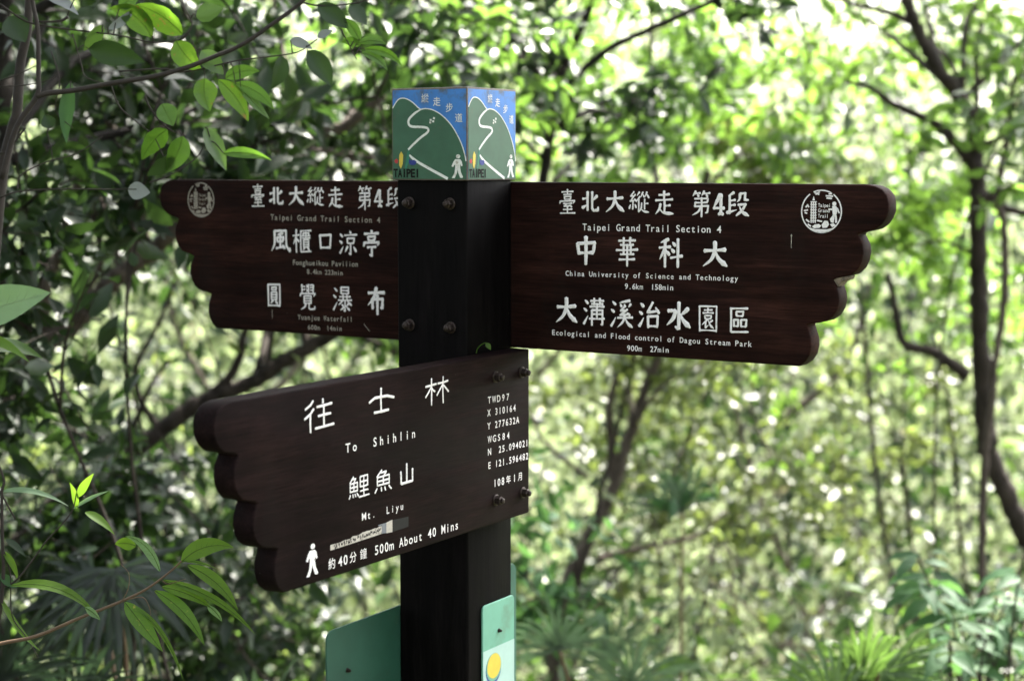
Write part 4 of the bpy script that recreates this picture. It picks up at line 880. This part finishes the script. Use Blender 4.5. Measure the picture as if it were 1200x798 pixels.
fan_palm('dark grey fan palm behind the reddish twig at the lower left', gpt(at(150, 950, 3.5).x, 3.5),
    [(at(135, 668, 3.5), .20, E((1, .1, .2)), E((.15, -.2, -1)), 3.6, 22, .020, 8), (at(110, 690, 3.6), .20, E((.3, .1, 1)), E((-1, -.1, .1)), 2.4, 18, .016, 9)], 'palmdark')
fan_palm('dark fan palm with long blades in the lower left corner', gpt(at(20, 960, 3.3).x, 3.3),
    [(at(0, 800, 3.3), .26, E((1, .1, -.4)), E((.5, -.2, .8)), 2.2, 18, .014, 10), (at(90, 830, 3.4), .22, E((1, .1, 0)), E((.2, -.2, 1)), 2.4, 16, .014, 11), (at(300, 850, 3.7), .22, E((1, .1, 0)), E((.1, -.2, 1)), 2.6, 18, .014, 12)], 'palmdark')

def thicket(label, px, py, D_, n, rad, seed, mat='barkpale'):
    rng = np.random.default_rng(seed); c = at(px, py, D_); b = gpt(c.x, D_)
    root = empty('bare_thicket', b, label, 'bush'); mb = MB(); ml = MB()
    for k in range(n):
        p = np.array(b)+rng.uniform(-1, 1, 3)*np.array([rad, .4, 0]); L = [p]
        d = unit(np.array([rng.normal()*.5, rng.normal()*.2, 1.0])); H = (c.z+rad*.9-b.z)*rng.uniform(.6, 1.1)
        for q in range(7): d = unit(d+rng.standard_normal(3)*np.array([.42, .3, .25])); p = p+d*H/7; L.append(p)
        tube(mb, L, rng.uniform(.006, .012), .002, sides=5, n=4)
        P = spline(L, 4)
        for m_ in range(7):
            a = P[int(rng.integers(6, len(P)))]; e = a+unit(rng.standard_normal(3)*np.array([1, .6, .7]))*rng.uniform(.15, .55)
            mid = (a+e)/2+rng.standard_normal(3)*.05; tube(mb, [a, mid, e], .003, .0012, sides=4, n=3)
            w_ = 5; leaves(ml, e+rng.standard_normal((w_, 3))*.05, unit(rng.standard_normal((w_, 3))), unit(rng.standard_normal((w_, 3))+np.array([0, -.2, .8])), .055, detail=0)
    mb.build('branches', M[mat], root, origin=b); ml.build('foliage', M['leafwarm'], root, origin=b, smooth=False)
thicket('tangle of bare pale twigs just left of the gnarled dark tree', 1060, 330, 7.4, 9, .55, 1)
thicket('tangle of bare crooked twigs below the left half of the right board', 720, 520, 7.2, 9, .6, 2, 'bark')
thicket('tangle of bare twigs below the right half of the right board', 900, 520, 8.2, 10, .7, 3)
thicket('tangle of bare twigs between the left board and the twisted trunk', 200, 400, 6.4, 10, .7, 4, 'bark')

# far wood on the sunlit slope beyond: a mass nobody could count
rng = np.random.default_rng(9); mb = MB()
def mass(n_clump, y0, y1, per, size, zlo, zhi, spread, xlo=-.42, xhi=.42):
    for k in range(n_clump):
        y = rng.uniform(y0, y1); x = rng.uniform(xlo, xhi)*y; z = CAM_H+rng.uniform(zlo, zhi)*y
        c_ = np.array([x, y, z]); n = per
        base = c_+rng.standard_normal((n, 3))*spread*np.array([1, 1, .6])
        leaves(mb, base, unit(rng.standard_normal((n, 3))), unit(rng.standard_normal((n, 3))+np.array([0, -.3, .9])), size*rng.uniform(.6, 1.4, n), wr=.5, detail=0)
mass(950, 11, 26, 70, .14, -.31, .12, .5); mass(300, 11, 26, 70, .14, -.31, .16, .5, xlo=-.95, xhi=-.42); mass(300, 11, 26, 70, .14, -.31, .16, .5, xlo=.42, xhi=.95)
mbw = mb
tag(mb.build('far_wood', M['leafsun'], smooth=False), 'pale foliage coloured as if sunlit, far down the slope behind everything', 'woods', kind='stuff')
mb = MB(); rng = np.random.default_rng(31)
mass(230, 9, 20, 60, .12, -.30, .11, .36, xlo=-.42, xhi=.02); mass(170, 8, 18, 55, .11, -.28, .05, .24, xlo=.02)  # dark leaf colour stands in for shaded gaps in the wood
tag(mb.build('shade_toned_wood', M['leafdark'], smooth=False), 'dark foliage clumps coloured as if shaded, far down the slope between the pale foliage', 'woods', kind='stuff')
# thin far stems
for k, (px, D_) in enumerate(((270, 9), (360, 11), (560, 10), (905, 9.5))):
    b = gpt(at(px, 400, D_).x, D_); rng2 = np.random.default_rng(200+k)
    lab = ['thin far stem behind the left end of the front board', 'thin far stem behind the letters of the left board', 'thin far stem behind the post', 'thin far stem seen below the end of the right board'][k]
    pts = [b-Vector((0, 0, .2))]+[at(px+rng2.uniform(-75, 75), y, D_) for y in (760, 560, 360, 180, 20, -150)]
    tree('far_tree', lab, 'tree', 'thin far trees in the wood', b, pts, .018, .008, (at(px, 150, D_), (1.2, 1, 1.2)), 1100, .085, 'leafsun' if k % 2 else 'leaf', 'barkpale', 300+k, limbs=10, detail=0, extra=[([at(px, 500, D_), at(px+rng2.uniform(40, 110), 430, D_), at(px+rng2.uniform(80, 160), 330, D_)], .025, .012)])

# undergrowth on the slope
mb = MB(); rng = np.random.default_rng(21)
for k in range(420):
    y = rng.uniform(5.5, 13); x = rng.uniform(-.40, .42)*y*(1 if k < 260 else 2.2); n = 34
    c_ = np.array([x, y, float(gz(x, y))+rng.uniform(.05, .55)])
    leaves(mb, c_+rng.standard_normal((n, 3))*np.array([.28, .28, .2]), unit(rng.standard_normal((n, 3))+np.array([0, 0, .3])), unit(rng.standard_normal((n, 3))*.6+np.array([0, -.3, .9])), .095*rng.uniform(.6, 1.4, n), detail=0)
tag(mb.build('undergrowth', M['leaf'], smooth=False), 'low green undergrowth covering the slope behind the sign', 'undergrowth', kind='stuff')

# unseen trees added outside the frame to shade the scene and block sky
for k, (tx, ty, cx, cy, cz, rr, hz_, n, lab) in enumerate((
    (2.7, 4.2, 1.0, 3.9, 4.6, 2.3, 1.0, 22000, 'unseen tree added for shade beside the trail to the right, above the sign'),
    (-2.6, 1.6, -1.6, 2.2, 4.2, 2.3, 1.1, 15000, 'unseen tree added for shade beside the trail to the left, above the sign'),
    (-3.6, 5.2, -2.2, 5.8, 4.4, 2.4, 1.0, 13000, 'unseen tree added for shade on the left slope behind the sapling'),
    (-1.8, -2.2, -1.6, -1.6, 3.4, 2.2, 1.2, 7500, 'unseen tree added for shade on the trail behind the viewer to the left'),
    (2.2, -3.0, 1.0, -2.0, 4.2, 2.2, 1.2, 11500, 'unseen tree added for shade on the trail behind the viewer to the right'),
    (-4.5, 10.0, -3.0, 9.0, 5.2, 2.0, .9, 5500, 'unseen tree added for shade on the far left slope'),
    (5.0, 8.5, 2.6, 7.6, 4.6, 2.0, .9, 5500, 'unseen tree added for shade on the right slope behind the gnarled tree'))):
    b = gpt(tx, ty); C_ = Vector((cx, cy, cz))
    tree('added_shade_tree', lab, 'tree', 'unseen trees added for shade', b, [b-Vector((0, 0, .2)), b+Vector((.05, .02, 1.5)), b.lerp(C_, .6)+Vector((0, 0, .8)), C_+Vector((0, 0, .8))], .09, .03, (C_, (rr, rr, hz_)), n, .13, 'leaf', 'bark', 500+k, limbs=26, detail=0, sub=9)
for k, (x, y, z, lab) in enumerate(((2.6, 1.0, 2.3, 'added light-blocking bush, right of the viewer'), (2.9, -.8, 2.2, 'added light-blocking bush, right behind the viewer'), (-2.15, 3.7, 1.0, 'added light-blocking bush, left of the sapling'),
    (-2.3, .6, 1.9, 'added light-blocking bush, left of the viewer'), (-2.4, 2.6, 1.7, 'added light-blocking bush, left of the sign'))):  # off-frame bushes added to block sky and side light
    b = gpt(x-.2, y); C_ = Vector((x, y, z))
    tree('added_shade_bush', lab, 'bush', None, b, [b, b.lerp(C_, .6), C_], .03, .015, (C_, (.8, 1.1, 1.7)), 5500, .11, 'leafdark', 'bark', 540+k, limbs=20, detail=0, sub=7)

# little curled tendril on top of the front board
o6 = at(557, 412, 2.462)
td = empty('vine_tendril', o6, 'tiny pale green curled tendril on the top edge of the front board', 'plant')
mb = MB(); tube(mb, [at(558, 414, 2.462), at(560, 408, 2.462), at(564, 404, 2.462), at(569, 402, 2.462), at(573, 404, 2.462), at(574, 408, 2.458)], .0011, .0006, sides=6); mb.build('stem', M['hero'], td, origin=o6)
blade('leaf', at(570, 402, 2.462), at(575, 410, 2.455), .008, 'hero', td, roll=.3, org=o6)
